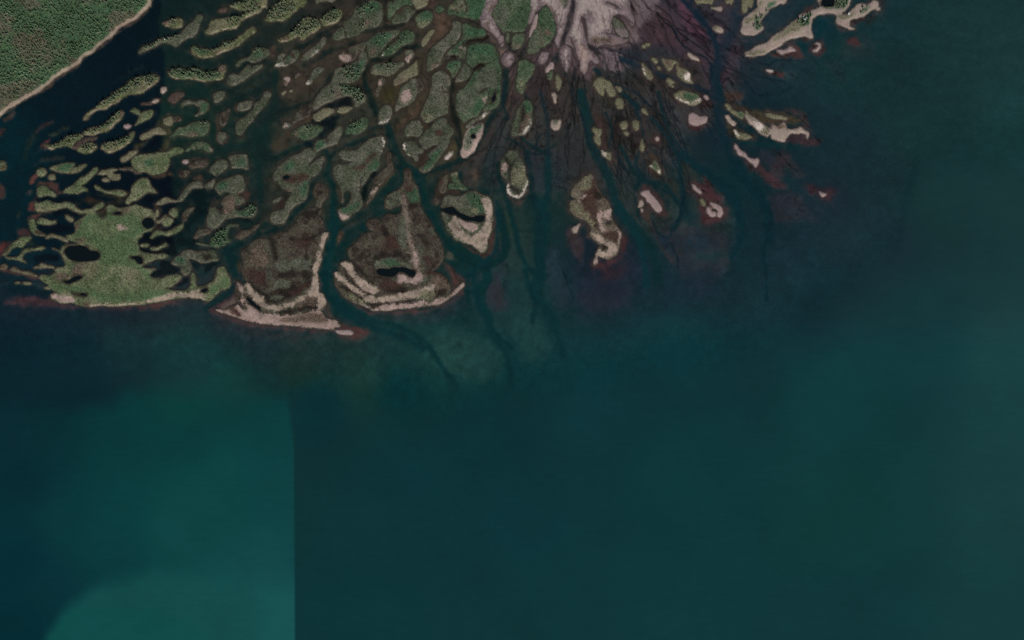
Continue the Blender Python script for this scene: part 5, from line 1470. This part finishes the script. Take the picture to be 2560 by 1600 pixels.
# ------------------------------------------------------------------ water colour survey (what the lake and channels look like from above)
W_MAIN = '''420 60 12 36 36;450 150 13 38 36;440 220 12 40 36;500 330 14 42 36;600 370 16 42 38;700 400 18 42 38;650 500 17 40 38;480 480 8 30 32
700 100 24 40 36;620 200 14 38 36;850 100 30 38 34;760 200 34 40 36;1000 70 34 38 32;900 330 18 42 38;850 480 16 44 40;800 600 12 44 42;780 700 8 46 48;830 760 8 48 48
1000 480 14 46 42;1060 560 12 44 42;1100 640 10 44 42;1150 720 12 48 50;1080 250 30 34 28;1120 400 26 40 36;960 200 28 32 24
1250 330 28 46 46;1350 350 32 44 44;1450 400 34 44 44;1400 480 20 48 46;1300 560 16 48 46;1350 700 14 50 52;1500 650 18 36 46;1550 400 28 46 46
1650 350 26 42 46;1700 450 20 44 46;1800 300 18 40 50;1800 150 28 40 50;1750 230 26 42 50;1850 450 12 46 50;1900 330 12 40 46;1700 560 14 46 50;1850 600 14 44 50
1950 60 26 50 56;2000 100 24 48 54;2060 70 12 48 54;2100 140 16 52 52;2200 200 18 50 52;2300 300 20 54 54;2450 100 22 56 56;2540 300 22 60 60;2100 350 18 46 52
2080 500 22 44 52;2200 450 18 48 52;2350 500 22 58 58;2200 600 22 52 58;2540 500 24 62 62;2000 700 18 50 56;1700 700 18 46 54;1700 850 16 56 60;2300 800 20 60 62
2540 900 28 68 68;1300 900 16 54 56;1100 900 20 58 56;1000 850 22 54 52;1000 980 12 52 54;1200 1100 14 54 58;1000 1200 14 54 58;900 1300 16 56 58;900 1500 14 56 58
1300 1300 15 56 60;1300 1550 16 56 58;1700 1200 16 60 62;1700 1500 17 60 62;2100 1000 18 62 62;2100 1300 18 62 60;2100 1550 18 58 60;2540 1200 28 68 68;2540 1550 24 64 64
1500 1000 16 56 60;50 850 14 38 46;150 850 16 40 48;300 850 24 52 54;450 850 24 56 56;60 950 12 40 48;200 990 12 40 46;500 900 24 58 58;650 850 24 46 48
750 900 28 52 46;880 850 24 46 46;900 950 26 58 52;560 960 22 62 58;800 1020 12 52 56;60 700 10 36 44;80 740 22 38 48;300 780 22 38 46;200 880 16 40 48;420 780 26 46 50;560 800 24 44 48'''
W_RIVER = '0 380 4 34 40;40 520 3 32 38;150 220 6 25 32;300 120 5 22 30;370 30 6 22 28;250 300 5 24 32;350 400 3 18 26;120 560 5 26 34;100 640 6 32 38;300 480 3 18 26;350 560 3 16 24;400 450 2 15 24;60 700 10 36 44'
W_PLUME = '''100 1080 10 46 50;50 1200 8 43 49;50 1400 6 45 51;50 1580 6 45 51;30 1040 10 43 49;300 1080 11 56 57;450 1030 13 64 57;600 1020 14 58 55;450 1100 11 57 58;650 1080 12 59 59
700 1200 17 67 67;500 1250 15 70 67;300 1250 12 62 62;180 1300 11 56 58;130 1450 10 52 57;650 1400 20 73 73;450 1300 17 73 71;250 1350 12 61 62;650 1150 15 64 65;580 1180 15 68 66'''
def survey(t): return np.array([[float(q) for q in e.split()] for e in t.replace('\n', ';').split(';')])
def shepard(X, Y, pts, eps=30.0):
    num = np.zeros(X.shape + (3,), np.float64); den = np.zeros(X.shape, np.float64)
    for p in pts:
        wgt = 1.0 / ((X - p[0]) ** 2 + (Y - p[1]) ** 2 + eps * eps) ** 1.7
        num += wgt[..., None] * p[2:5]; den += wgt
    return num / den[..., None]
def water_look(X, Y):
    A = shepard(X, Y, survey(W_MAIN)) * (1 - 0.05 * sstep(800, 1000, Y))[..., None]
    A = A * (1 - sstep(900, 750, Y)[..., None] * np.array((0.0, 0.075, 0.075))) + sstep(900, 750, Y)[..., None] * np.array((3.0, 0, 0)); R = shepard(X, Y, survey(W_RIVER)); B = shepard(X, Y, survey(W_PLUME), 60)
    wob = fbm(X, Y, 40, 3, 91)
    sx = np.interp(Y, [0, 60, 130, 200, 300, 400, 480, 560, 640, 800], [400, 398, 410, 412, 400, 425, 430, 440, 420, 120])
    a = sstep(6, -6, X - sx - wob * 10) * sstep(700, 600, Y)
    C = A * (1 - a[..., None]) + R * a[..., None]
    top = np.interp(X, [-400, 0, 180, 240, 330, 500, 700, 760], [1000, 1012, 1032, 1025, 985, 985, 990, 1000])
    rgt = np.interp(Y, [960, 1010, 1040, 1070, 1100, 1130, 1600], [716, 721, 725, 729, 732, 735, 737])
    rs = np.interp(Y, [960, 1060, 1130, 1600], [14, 8, 4, 3.5])
    m = sstep(-45, 40, Y - top + wob * 22) * sstep(1, -1, (X - rgt) / rs)
    C = C * (1 - m[..., None]) + B * m[..., None]
    # the brighter sediment plume at the bottom left
    arc = np.interp(X, [60, 110, 180, 260, 380, 520, 737], [1700, 1590, 1510, 1455, 1425, 1415, 1420])
    e = 0.9 * sstep(-30, np.interp(X, [100, 400, 700], [24, 40, 90]), Y - arc + wob * 10) * sstep(3.5, -3.5, X - rgt) * sstep(90, 130, X)
    low = sstep(1555, 1600, Y + 60 * sstep(300, 100, np.abs(X - 250))) * sstep(560, 420, X)
    tgt = np.array((22, 79, 76)) * (1 - low[..., None]) + np.array((18, 80, 75)) * low[..., None]
    tgt = tgt + sstep(540, 720, X)[..., None] * np.array((4, 5, 6))
    C = C * (1 - e[..., None]) + tgt * e[..., None]
    return C * (1 + 0.05 * fbm(X, Y, 120, 3, 55) + 0.02 * fbm(X * 0.35, Y, 9, 3, 57))[..., None]
def clarity(X, Y):      # share of light the suspended sediment scatters: shallow delta water is clear, the deep lake opaque
    edge = np.interp(X, [-200, 0, 500, 700, 900, 1100, 1300, 1600, 1900, 2050, 2250, 2300], [760, 780, 820, 860, 900, 930, 900, 830, 780, 680, 500, 300])
    return 0.30 + 0.66 * sstep(-60, 160, Y - edge)

def axis(lo, hi, step, ends):
    a = np.arange(lo, hi + 0.1, step); out = list(a)
    x = hi; s = step
    while x < ends[1]: s *= 1.35; x += s; out.append(x)
    x = lo; s = step; pre = []
    while x > ends[0]: s *= 1.35; x -= s; pre.append(x)
    return np.array(pre[::-1] + out)
def grid_faces(nx, ny):
    i = np.arange(nx * ny).reshape(ny, nx)
    return np.stack([i[:-1, :-1], i[1:, :-1], i[1:, 1:], i[:-1, 1:]], -1).reshape(-1, 4)

# ------------------------------------------------------------------ lakebed
bx = np.concatenate([axis(-20, 2300, 2.5, (-3500, 2300))[:-1], np.arange(2300, 2600, 10), axis(2600, 2620, 20, (2600, 6000))])
by = np.concatenate([axis(-20, 940, 2.5, (-3500, 940)), np.arange(950, 1640, 10), axis(1640, 1660, 20, (1640, 5000))])
BX, BY = np.meshgrid(bx, by)
W_b = water_look(BX, BY)
TB = clarity(BX, BY)
# painted look of the shallows: P = bottom colour, S = how much it shows
Pc = np.zeros(BX.shape + (3,)); S = np.zeros(BX.shape)
wox = 5 * fbm(BX, BY, 22, 4, 61, 0.6); woy = 5 * fbm(BX, BY, 22, 4, 67, 0.6)
BWX, BWY = BX + wox, BY + woy
def bwin(p, m):
    x0, x1 = np.searchsorted(bx, [p[:, 0].min() - m, p[:, 0].max() + m]); y0, y1 = np.searchsorted(by, [p[:, 1].min() - m, p[:, 1].max() + m])
    return slice(max(0, y0 - 1), y1 + 1), slice(max(0, x0 - 1), x1 + 1)
# brown shallows round every shore
fi = np.clip((BX - G0X) / STEP, 0, NX - 1.001); fj = np.clip((BY - G0Y) / STEP, 0, NY - 1.001)
i0 = fi.astype(int); j0 = fj.astype(int); tx = fi - i0; ty = fj - j0
def sample(F): return (F[j0, i0] * (1 - tx) + F[j0, i0 + 1] * tx) * (1 - ty) + (F[j0 + 1, i0] * (1 - tx) + F[j0 + 1, i0 + 1] * tx) * ty
inside = (BX > G0X) & (BX < G0X + STEP * (NX - 1)) & (BY > G0Y) & (BY < G0Y + STEP * (NY - 1))
SDb = np.where(inside, sample(SD), -60); CRb = np.where(inside, sample(CREEK), 40)
nb = fbm(BX, BY, 14, 3, 71)
for kind, a, pts in PAINT:
    if kind == 'P':
        P_ = smooth_closed(pts, 3); soft = a[4]; w = bwin(P_, soft * 1.3 + 8)
        d = seg_dist(BWX[w].astype(np.float32), BWY[w].astype(np.float32), P_, True)
        m = sstep(-soft, soft, d + nb[w] * soft * 0.7)[..., None]
        Pc[w] = np.where(S[w][..., None] < 0.02, np.array(a[:3]), Pc[w] * (1 - m) + np.array(a[:3]) * m)
        S[w] = S[w] * (1 - m[..., 0]) + a[3] * m[..., 0]
    elif kind == 'C':
        L_ = smooth_open(pts); w = bwin(L_, a[3] + a[4] * 2 + 8)
        d = seg_dist((BX + 0.6 * wox)[w].astype(np.float32), (BY + 0.6 * woy)[w].astype(np.float32), L_, False)
        m = 0.9 * sstep(a[3] + a[4] * 0.6, a[3] - a[4] * 0.7, d * (1 + 0.35 * nb[w]))[..., None]
        W_b[w] = W_b[w] * (1 - m) + np.array(a[:3]) * m
        S[w] = S[w] * (1 - m[..., 0])
    else:
        L_ = smooth_open(pts); w = bwin(L_, a[4] + a[5] * 2 + 8)
        d = seg_dist(BWX[w].astype(np.float32), BWY[w].astype(np.float32), L_, False)
        m = 0.85 * sstep(a[4] * 0.1 + a[5] * 0.8, a[4] * 0.1 - a[5] * 0.3, d + nb[w] * a[5] * 0.4)[..., None]
        W_b[w] = W_b[w] * (1 - m) + np.array(a[:3]) * m
        S[w] = S[w] * (1 - m[..., 0])
lake_r = np.clip((BX - 330) / 150, 0, 1)
near = np.exp(np.minimum(SDb, 0) / (2.6 + 5.5 * lake_r * np.clip(0.75 + 1.1 * nb, 0.15, 2))) * np.clip(0.66 + 0.4 * nb, 0, 0.9)
redm = np.clip(sstep(1250, 1500, BX) + sstep(640, 720, BY), 0, 1)[..., None]
rimcol = (np.array((58, 49, 41)) * (1 - redm) + np.array((64, 47, 45)) * redm) * (1 + 0.22 * nb)[..., None]
nearm = np.clip(near, 0, 0.9)[..., None]
# rills and streaks on the mudflats: they run down the fan from its apex and along the channels elsewhere
th = np.arctan2(BX - 1470, BY + 160); rr = np.hypot(BX - 1470, BY + 160)
radial = fbm(th * 26 + 0.4 * nb, rr / 150.0, 1.0, 4, 83, 0.6)
streak = fbm(BWX * 0.8 + BWY * 0.5, BWY * 0.8 - BWX * 0.4, 15, 4, 87, 0.6)
tex = np.where(BX > 1180, 0.6 * radial + 0.4 * streak, streak)
LOOK = W_b * (1 - S[..., None]) + Pc * S[..., None]
LOOK = LOOK * (1.0 + 0.22 * S + (0.10 + 0.34 * S) * tex + 0.07 * nb)[..., None]
ridge = sstep(0.085, 0.0, np.abs(fbm(th * 15 + 0.8 * nb, rr / 110.0, 1.0, 3, 151, 0.55) ))
ridge2 = sstep(0.07, 0.0, np.abs(fbm(th * 34 + 1.0 * nb, rr / 70.0, 1.0, 3, 157, 0.6)))
flat = np.clip(S * 1.5, 0, 1) * sstep(1260, 1320, BX) * sstep(700, 450, BY)
LOOK = LOOK * (1 - (0.38 * ridge + 0.22 * ridge2)[..., None] * flat[..., None])
rid3 = sstep(0.08, 0.0, np.abs(fbm(BWX, BWY * 0.8, 60, 4, 163, 0.6)))
LOOK = LOOK * (1 - 0.28 * (rid3 * np.clip(S * 1.6, 0, 1) * (1 - sstep(1260, 1320, BX)) * sstep(760, 680, BY))[..., None])
# single drainage rills that wander down the flats and fork
rr_ = np.random.default_rng(5); RIL = np.full(BX.shape, 99, np.float32)
def walk(r, a, steps, depth):
    P_ = []; w_ = 0.0
    for k in range(steps):
        P_.append((1470 + r * sin(a), -160 + r * cos(a)))
        w_ = 0.8 * w_ + rr_.normal(0, 0.012); a += w_ * 14 / max(r, 150) * 9; r += 9
        if depth and rr_.random() < 0.07: walk(r, a + rr_.choice((-1, 1)) * 0.012, int(steps - k) // 2 + 4, depth - 1)
    if len(P_) < 4: return
    P_ = np.array(P_); wd = bwin(P_, 8)
    d = seg_dist((BX + 0.5 * wox)[wd].astype(np.float32), (BY + 0.5 * woy)[wd].astype(np.float32), P_, False) + rr_.random() * 0.8
    RIL[wd] = np.minimum(RIL[wd], d)
for q in range(46):
    walk(230 + 260 * rr_.random(), -0.62 + 1.55 * rr_.random(), rr_.integers(14, 40), 2)
rl = sstep(2.6, 0.6, RIL) * np.clip(S * 2.2, 0, 1) * sstep(560, 440, BY)
LOOK = LOOK * (1 - 0.52 * rl[..., None]) + np.array((12, 24, 30)) * 0.3 * rl[..., None]
rill = sstep(0.22, 0.42, radial) * np.clip(S * 1.4, 0, 1) * (BX > 1280) * (BY < 420)
LOOK = LOOK * (1 - 0.35 * rill[..., None])
LOOK = LOOK * (1 - nearm) + rimcol * nearm
crk = sstep(2.0, -0.5, CRb)[..., None]
LOOK = LOOK * (1 - crk) + np.array((30, 24, 20)) * crk
LOOK = np.clip(LOOK, 1, 255)
Wlin = lin(water_look(BX, BY))
spec = np.array((0.0012, 0.0012, 0.0014))
bedalb = np.clip((lin(LOOK) - spec - TB[..., None] * Wlin) / (KBED * (1 - TB[..., None]) ** 2 + 0.004), 0.0012, 0.75)
BZ = -0.75 - 1.6 * (1 - np.clip(S + nearm[..., 0], 0, 1)) - 10 * (TB - 0.30) + 0.1 * nb
co = np.stack([wx(BX), wy(BY), BZ], -1).reshape(-1, 3)
me = make_mesh('lakebed', co, grid_faces(len(bx), len(by)), M_BED, bedalb.reshape(-1, 3)); smooth_shade(me)
tag(obj('lakebed', me), 'muddy lake and channel bottom seen through shallow water', kind='structure')
# ------------------------------------------------------------------ water surface
qx = np.concatenate([axis(-20, 2300, 5, (-3500, 2300))[:-1], np.arange(2300, 2600, 10), axis(2600, 2620, 20, (2600, 6000))])
qx = np.unique(np.concatenate([qx, np.arange(724, 748, 1.5)]))
qy = np.concatenate([axis(-20, 1000, 5, (-3500, 1000)), np.arange(1008, 1640, 8), axis(1640, 1660, 20, (1640, 5000))])
QX, QY = np.meshgrid(qx, qy)
co = np.stack([wx(QX), wy(QY), np.zeros_like(QX)], -1).reshape(-1, 3)
me = make_mesh('lake_water', co, grid_faces(len(qx), len(qy)), M_WATER, (lin(water_look(QX, QY)) / KBED).reshape(-1, 3), {'Turbidity': clarity(QX, QY)})
smooth_shade(me)
tag(obj('lake_water', me), 'dark teal lake water filling the channels between the islands', kind='structure')

# ------------------------------------------------------------------ plants
def cone_mesh(rings, seg):
    V = []; F = []
    for (z0, r0, z1) in rings:
        b = len(V)
        for k in range(seg):
            a = 2 * pi * k / seg; V.append((r0 * cos(a), r0 * sin(a), z0))
        V.append((0, 0, z1)); t = len(V) - 1
        for k in range(seg): F.append((b + k, b + (k + 1) % seg, t))
    return np.array(V, np.float32), np.array(F, np.int32)
def trunk(V, F, r, h):
    b = len(V); P_ = []
    for k in range(3):
        a = 2 * pi * k / 3; P_ += [(r * cos(a), r * sin(a), 0), (r * 0.6 * cos(a), r * 0.6 * sin(a), h)]
    T = []
    for k in range(3):
        a0, a1, c0, c1 = b + 2 * k, b + 2 * k + 1, b + 2 * ((k + 1) % 3), b + 2 * ((k + 1) % 3) + 1
        T += [(a0, c0, a1), (c0, c1, a1)]
    return np.vstack([V, np.array(P_, np.float32)]), np.vstack([F, np.array(T, np.int32)])
TREE_V, TREE_F = trunk(*cone_mesh([(0.14, 1.0, 0.62), (0.38, 0.78, 0.84), (0.62, 0.5, 1.0)], 6), 0.09, 0.4)
N_TRUNK = 6
SHRUB_V = np.array([(1, 0, 0), (0.3, 0.95, 0), (-0.8, 0.6, 0), (-0.8, -0.6, 0), (0.3, -0.95, 0), (0.55, 0.1, 0.8), (-0.25, 0.5, 0.75), (-0.3, -0.45, 0.85), (0.05, 0.02, 1.05)], np.float32)
SHRUB_F = np.array([(0, 1, 5), (1, 6, 5), (1, 2, 6), (2, 3, 7), (2, 7, 6), (3, 4, 7), (4, 0, 5), (4, 5, 7), (5, 6, 8), (6, 7, 8), (7, 5, 8)], np.int32)
def at_grid(F, px, py):
    i = np.clip(((px - G0X) / STEP).round().astype(int), 0, NX - 1); j = np.clip(((py - G0Y) / STEP).round().astype(int), 0, NY - 1)
    return F[j, i]
def scatter(V, F, px, py, r, h, rgb, origin, trunkn=0, name='trees', m=None):
    n = len(px); k = len(V)
    ang = RNG.random(n) * 2 * pi; ca, sa = np.cos(ang)[:, None], np.sin(ang)[:, None]
    jit = 1 + 0.22 * (RNG.random((n, k)) - 0.5)
    lx = (V[:, 0] * ca - V[:, 1] * sa) * r[:, None] * jit; ly = (V[:, 0] * sa + V[:, 1] * ca) * r[:, None] * jit
    z = at_grid(HGT, px, py)[:, None] - 0.1 + V[:, 2] * h[:, None]
    lean = 0.03 * h[:, None] * V[:, 2]
    co = np.stack([wx(px)[:, None] + lx + lean * (RNG.random((n, 1)) - 0.5) - origin[0], wy(py)[:, None] + ly - origin[1], z], -1).reshape(-1, 3)
    f = (F[None] + (np.arange(n) * k)[:, None, None]).reshape(-1, 3)
    c = np.repeat(rgb[:, None, :], k, 1)
    if trunkn: c[:, -trunkn:] = np.array((0.10, 0.07, 0.05))
    me = make_mesh(name, co, None, m, c.reshape(-1, 3), tris=f)
    return me
def jitter_points(poly, spacing):
    x0, y0 = poly.min(0) - 3; x1, y1 = poly.max(0) + 3
    X, Y = np.meshgrid(np.arange(x0, x1, spacing), np.arange(y0, y1, spacing * 0.9))
    X = X + (RNG.random(X.shape) - 0.5) * spacing * 1.1; Y = Y + (RNG.random(Y.shape) - 0.5) * spacing * 1.1
    return X.ravel().astype(np.float32), Y.ravel().astype(np.float32)
def tree_rgb(n, brown, light=1.0):
    t = RNG.random((n, 1)); base = np.array((0.062, 0.104, 0.056)) * (1 - t) + np.array((0.125, 0.155, 0.092)) * t
    w = (RNG.random((n, 1)) < brown) * (0.5 + 0.5 * RNG.random((n, 1)))
    base = base * (1 - w) + np.array((0.160, 0.142, 0.105)) * w
    return base * light

# ------------------------------------------------------------------ islands, banks and bars
CELL_LAB = np.full((NY - 1, NX - 1), -1, np.int32)
st = np.stack([SDL[:-1, :-1], SDL[1:, :-1], SDL[1:, 1:], SDL[:-1, 1:]], 0)
lb = np.stack([LAB[:-1, :-1], LAB[1:, :-1], LAB[1:, 1:], LAB[:-1, 1:]], 0)
am = st.argmax(0); mx = st.max(0)
CELL_LAB = np.take_along_axis(lb, am[None], 0)[0]
CELL_LAB[mx < -1.2] = -1
cell_sand = (SAND[:-1, :-1] + SAND[1:, :-1] + SAND[1:, 1:] + SAND[:-1, 1:]) / 4
def cells_mesh(name, J, I, origin, m):
    ids = np.stack([J * NX + I, (J + 1) * NX + I, (J + 1) * NX + I + 1, J * NX + I + 1], -1)
    u, inv = np.unique(ids.ravel(), return_inverse=True)
    jj, ii = u // NX, u % NX
    co = np.stack([wx(gx[ii]) - origin[0], wy(gy[jj]) - origin[1], HGT[jj, ii]], -1)
    me = make_mesh(name, co, inv.reshape(-1, 4), m, ALB[jj, ii]); smooth_shade(me)
    return me
def pieces(mask):
    lab = np.zeros(mask.shape, np.int32); n = 0; out = []
    H, Wd = mask.shape
    for j, i in zip(*np.nonzero(mask)):
        if lab[j, i]: continue
        n += 1; st = [(j, i)]; lab[j, i] = n; cells = []
        while st:
            a, b = st.pop(); cells.append((a, b))
            for c, d in ((a + 1, b), (a - 1, b), (a, b + 1), (a, b - 1), (a + 1, b + 1), (a - 1, b - 1), (a + 1, b - 1), (a - 1, b + 1)):
                if 0 <= c < H and 0 <= d < Wd and mask[c, d] and not lab[c, d]: lab[c, d] = n; st.append((c, d))
        out.append(np.array(cells))
    return out
CAT = dict(island='island', islet='islet', sandbar='sandbar', mudbank='mudbank', mainland='shore')
GROUP = dict(island='islands of the river delta', islet='small islets of the river delta', sandbar='bare sandbars of the delta', mudbank='low mudbanks of the delta')
for i, it in enumerate(LAND):
    w = window(it['poly'], 6)
    sub = CELL_LAB[w[0].start:min(w[0].stop, NY - 1), w[1].start:min(w[1].stop, NX - 1)]
    J, I = np.nonzero(sub == i)
    if len(J) == 0: print('EMPTY', it['label']); continue
    J = J + w[0].start; I = I + w[1].start
    cx, cy = wx(gx[I].mean()), wy(gy[J].mean())
    sandy = cell_sand[J, I] > 0.5
    full = np.zeros(sub.shape, bool); snd = np.zeros(sub.shape, bool)
    full[J - w[0].start, I - w[1].start] = True; snd[J - w[0].start, I - w[1].start] = sandy
    for msk, val in ((snd, False), (full & ~snd, True)):
        for c in pieces(msk):
            if len(c) < 40: snd[c[:, 0], c[:, 1]] = val
    sandy = snd[J - w[0].start, I - w[1].start]
    ns, nvg = sandy.sum(), (~sandy).sum()
    # trees
    tp = []
    for dens, poly in it['t']:
        x0, y0 = poly.min(0) - 2; x1, y1 = poly.max(0) + 2; nn = int((x1 - x0) * (y1 - y0) / 11.0)
        px = (x0 + RNG.random(nn) * (x1 - x0)).astype(np.float32); py = (y0 + RNG.random(nn) * (y1 - y0)).astype(np.float32)
        d = seg_dist(px, py, smooth_closed(poly, 2), True)
        k = (d > -1) & (RNG.random(len(px)) < dens) & (at_grid(SD, px, py) > 1.0) & (at_grid(LAB, px, py) == i)
        tp.append((px[k], py[k]))
    tpx = np.concatenate([q[0] for q in tp]) if tp else np.zeros(0); tpy = np.concatenate([q[1] for q in tp]) if tp else np.zeros(0)
    # shrubs
    shr = np.zeros(0); shy = np.zeros(0)
    if it['style'] in 'gblmoft' and len(J) > 90 and i > 0:
        px, py = jitter_points(it['poly'], 3.6)
        dn = fbm(px, py, 18, 3, 45)
        k = (at_grid(LAB, px, py) == i) & (at_grid(SD, px, py) > 1.4) & (at_grid(SAND, px, py) < 0.4) & (RNG.random(len(px)) < np.clip(0.42 + 1.1 * dn, 0.04, 0.9))
        shr, shy = px[k], py[k]
    whole = (len(J) < 70 or ns == 0 or nvg < 12 or ns < 8) and len(tpx) == 0 and i not in POND and len(shr) < 6
    if whole:
        me = cells_mesh(it['name'], J, I, (cx, cy), M_SAND if ns > nvg else M_VEG)
        root = obj(it['name'], me, None, (cx, cy, 0))
    else:
        root = obj(it['name'], None, None, (cx, cy, 0)); root.empty_display_size = 5
        for nm, msk, mt in (('sand_shore', snd, M_SAND), ('plant_cover', full & ~snd, M_VEG)):
            for c in pieces(msk):
                obj(nm, cells_mesh(nm, c[:, 0] + w[0].start, c[:, 1] + w[1].start, (cx, cy), mt), root)
        if len(tpx):
            n = len(tpx); big = RNG.random(n) ** 1.4; h = 4.5 + 7.5 * big
            me = scatter(TREE_V, TREE_F, tpx, tpy, 1.0 + 1.2 * big, h, tree_rgb(n, 0.25) * (0.85 + 0.5 * RNG.random((n, 1))), (cx, cy), N_TRUNK, 'conifers', M_TREE)
            tag(obj('conifers', me, root), kind='stuff')
        if len(shr) >= 6:
            n = len(shr); gcol = at_grid(ALB, shr, shy)
            rgb = gcol * (0.45 + 0.5 * RNG.random((n, 1))) * np.array((0.92, 1.04, 0.90))
            me = scatter(SHRUB_V, SHRUB_F, shr, shy, 0.6 + 0.8 * RNG.random(n) ** 2, 0.6 + 1.1 * RNG.random(n), rgb, (cx, cy), 0, 'shrubs', M_SHRUB)
            tag(obj('shrubs', me, root), kind='stuff')
        for (pw, pd) in POND.get(i, []):
            m4 = (pd[:-1, :-1] > -2.6) | (pd[1:, 1:] > -2.6) | (pd[1:, :-1] > -2.6) | (pd[:-1, 1:] > -2.6)
            jj, ii = np.nonzero(m4); jj = jj + pw[0].start; ii = ii + pw[1].start
            ids = np.stack([jj * NX + ii, (jj + 1) * NX + ii, (jj + 1) * NX + ii + 1, jj * NX + ii + 1], -1)
            u, inv = np.unique(ids.ravel(), return_inverse=True); vj, vi = u // NX, u % NX
            co = np.stack([wx(gx[vi]) - cx, wy(gy[vj]) - cy, np.full(len(u), 0.03)], -1)
            obj('pool', make_mesh('pool', co, inv.reshape(-1, 4), M_POND), root)
    if i == 0: tag(root, it['label'], kind='structure')
    else: tag(root, it['label'], CAT[it['name']], GROUP[it['name']])

# the wood on the mainland
px = (RNG.random(26000) * 560 - 140).astype(np.float32); py = (RNG.random(26000) * 540 - 140).astype(np.float32)
hs = at_grid(heath[..., 0], px, py); clump = fbm(px, py, 26, 3, 103)
k = (at_grid(LAB, px, py) == 0) & (at_grid(SD, px, py) > 9 + 4 * RNG.random(len(px))) & (RNG.random(len(px)) < 0.62 + 0.5 * clump - 0.10 * hs)
k &= (np.hypot(px - 175, py - 122) > 5) & (np.hypot(px - 170, py - 134) > 6)
px, py, hs, clump = px[k], py[k], hs[k], clump[k]; n = len(px)
rgb = tree_rgb(n, 0.04) * np.array((0.86, 1.02, 0.92)); alt = tree_rgb(n, 0.7); pick = (RNG.random(n) < 0.06 + 0.55 * hs)[:, None]
rgb = np.where(pick, alt, rgb) * (1 + 0.35 * clump + 0.35 * fbm(px, py, 55, 2, 109))[:, None]
big = RNG.random(n) ** 1.5
me = scatter(TREE_V, TREE_F, px, py, 1.2 + 1.1 * big, 3.5 + 6.0 * big, rgb, (-1120, 680), N_TRUNK, 'conifer_forest', M_TREE)
tag(obj('conifer_forest', me, None, (-1120, 680, 0)), 'dense conifer forest covering the mainland corner', 'forest', kind='stuff')

# ------------------------------------------------------------------ cabins
M_WALL = plain('weathered_boards', (0.55, 0.53, 0.50)); M_ROOF = plain('white_sheet_roof', (0.80, 0.80, 0.78), 0.45, 1.5, 0.06)
M_DOOR = plain('dark_door', (0.10, 0.08, 0.07)); M_PANE = plain('window_pane', (0.05, 0.06, 0.07), 0.15)
def poly_mesh(name, V, F, m):
    me = bpy.data.meshes.new(name); me.from_pydata(V, [], F); me.update(); me.materials.append(m); return me
def box(x0, x1, y0, y1, z0, z1):
    return [(x0, y0, z0), (x1, y0, z0), (x1, y1, z0), (x0, y1, z0), (x0, y0, z1), (x1, y0, z1), (x1, y1, z1), (x0, y1, z1)], \
           [(0, 3, 2, 1), (4, 5, 6, 7), (0, 1, 5, 4), (1, 2, 6, 5), (2, 3, 7, 6), (3, 0, 4, 7)]
def cabin(name, px, py, L, Wd, rot, label):
    z = float(at_grid(HGT, np.array([px]), np.array([py]))[0])
    r = obj(name, None, None, (wx(px), wy(py), z - 0.1)); r.rotation_euler = (0, 0, radians(rot))
    tag(r, label, 'cabin', 'cabins on the delta')
    a, b, h, g = L / 2, Wd / 2, 2.5, 3.7
    V = [(-a, -b, 0), (a, -b, 0), (a, b, 0), (-a, b, 0), (-a, -b, h), (a, -b, h), (a, b, h), (-a, b, h), (-a, 0, g), (a, 0, g)]
    F = [(0, 1, 5, 4), (2, 3, 7, 6), (1, 2, 6, 9, 5), (3, 0, 4, 8, 7)]
    obj('wall', poly_mesh('wall', V, F, M_WALL), r)
    e, t = 0.45, 0.14; sl = (g - h) / b; A, B = a + e, b + e
    V = []; 
    for dz in (0.03, 0.03 + t):
        for x in (-A, A): V += [(x, -B, h - sl * e + dz), (x, 0, g + dz), (x, B, h - sl * e + dz)]
    F = [(0, 1, 4, 3), (1, 2, 5, 4), (6, 9, 10, 7), (7, 10, 11, 8), (0, 3, 9, 6), (2, 8, 11, 5), (0, 6, 7, 1), (1, 7, 8, 2), (3, 4, 10, 9), (4, 5, 11, 10)]
    rf = obj('roof', poly_mesh('roof', V, F, M_ROOF), r)
    if L > 4: obj('chimney', poly_mesh('chimney', *box(a * 0.4, a * 0.4 + 0.35, -0.9, -0.55, h + 0.5, g + 0.7), M_DOOR), rf)
    obj('door', poly_mesh('door', *box(-0.45, 0.45, -b - 0.05, -b + 0.05, 0.05, 2.0), M_DOOR), r)
    for s in (-1, 1):
        if L > 4: obj('window', poly_mesh('window', *box(s * a * 0.62 - 0.4, s * a * 0.62 + 0.4, -b - 0.04, -b + 0.04, 1.0, 1.8), M_PANE), r)
cabin('cabin', 2013.5, 47.0, 6.4, 3.6, 52, 'white-roofed cabin in green scrub northwest of the round lagoon bay')
cabin('shed', 2007.3, 41.8, 2.8, 2.0, 60, 'tiny white-roofed shed northwest of the cabin by the lagoon bay')
cabin('cabin', 2121.5, 35.0, 4.6, 3.0, 80, 'small pale cabin on the long spit east of the round lagoon bay')
cabin('shed', 413.8, 99.0, 2.6, 2.2, 20, 'tiny white shed among trees on the slender bent island')
print('LAND', len(LAND), 'trees', n)
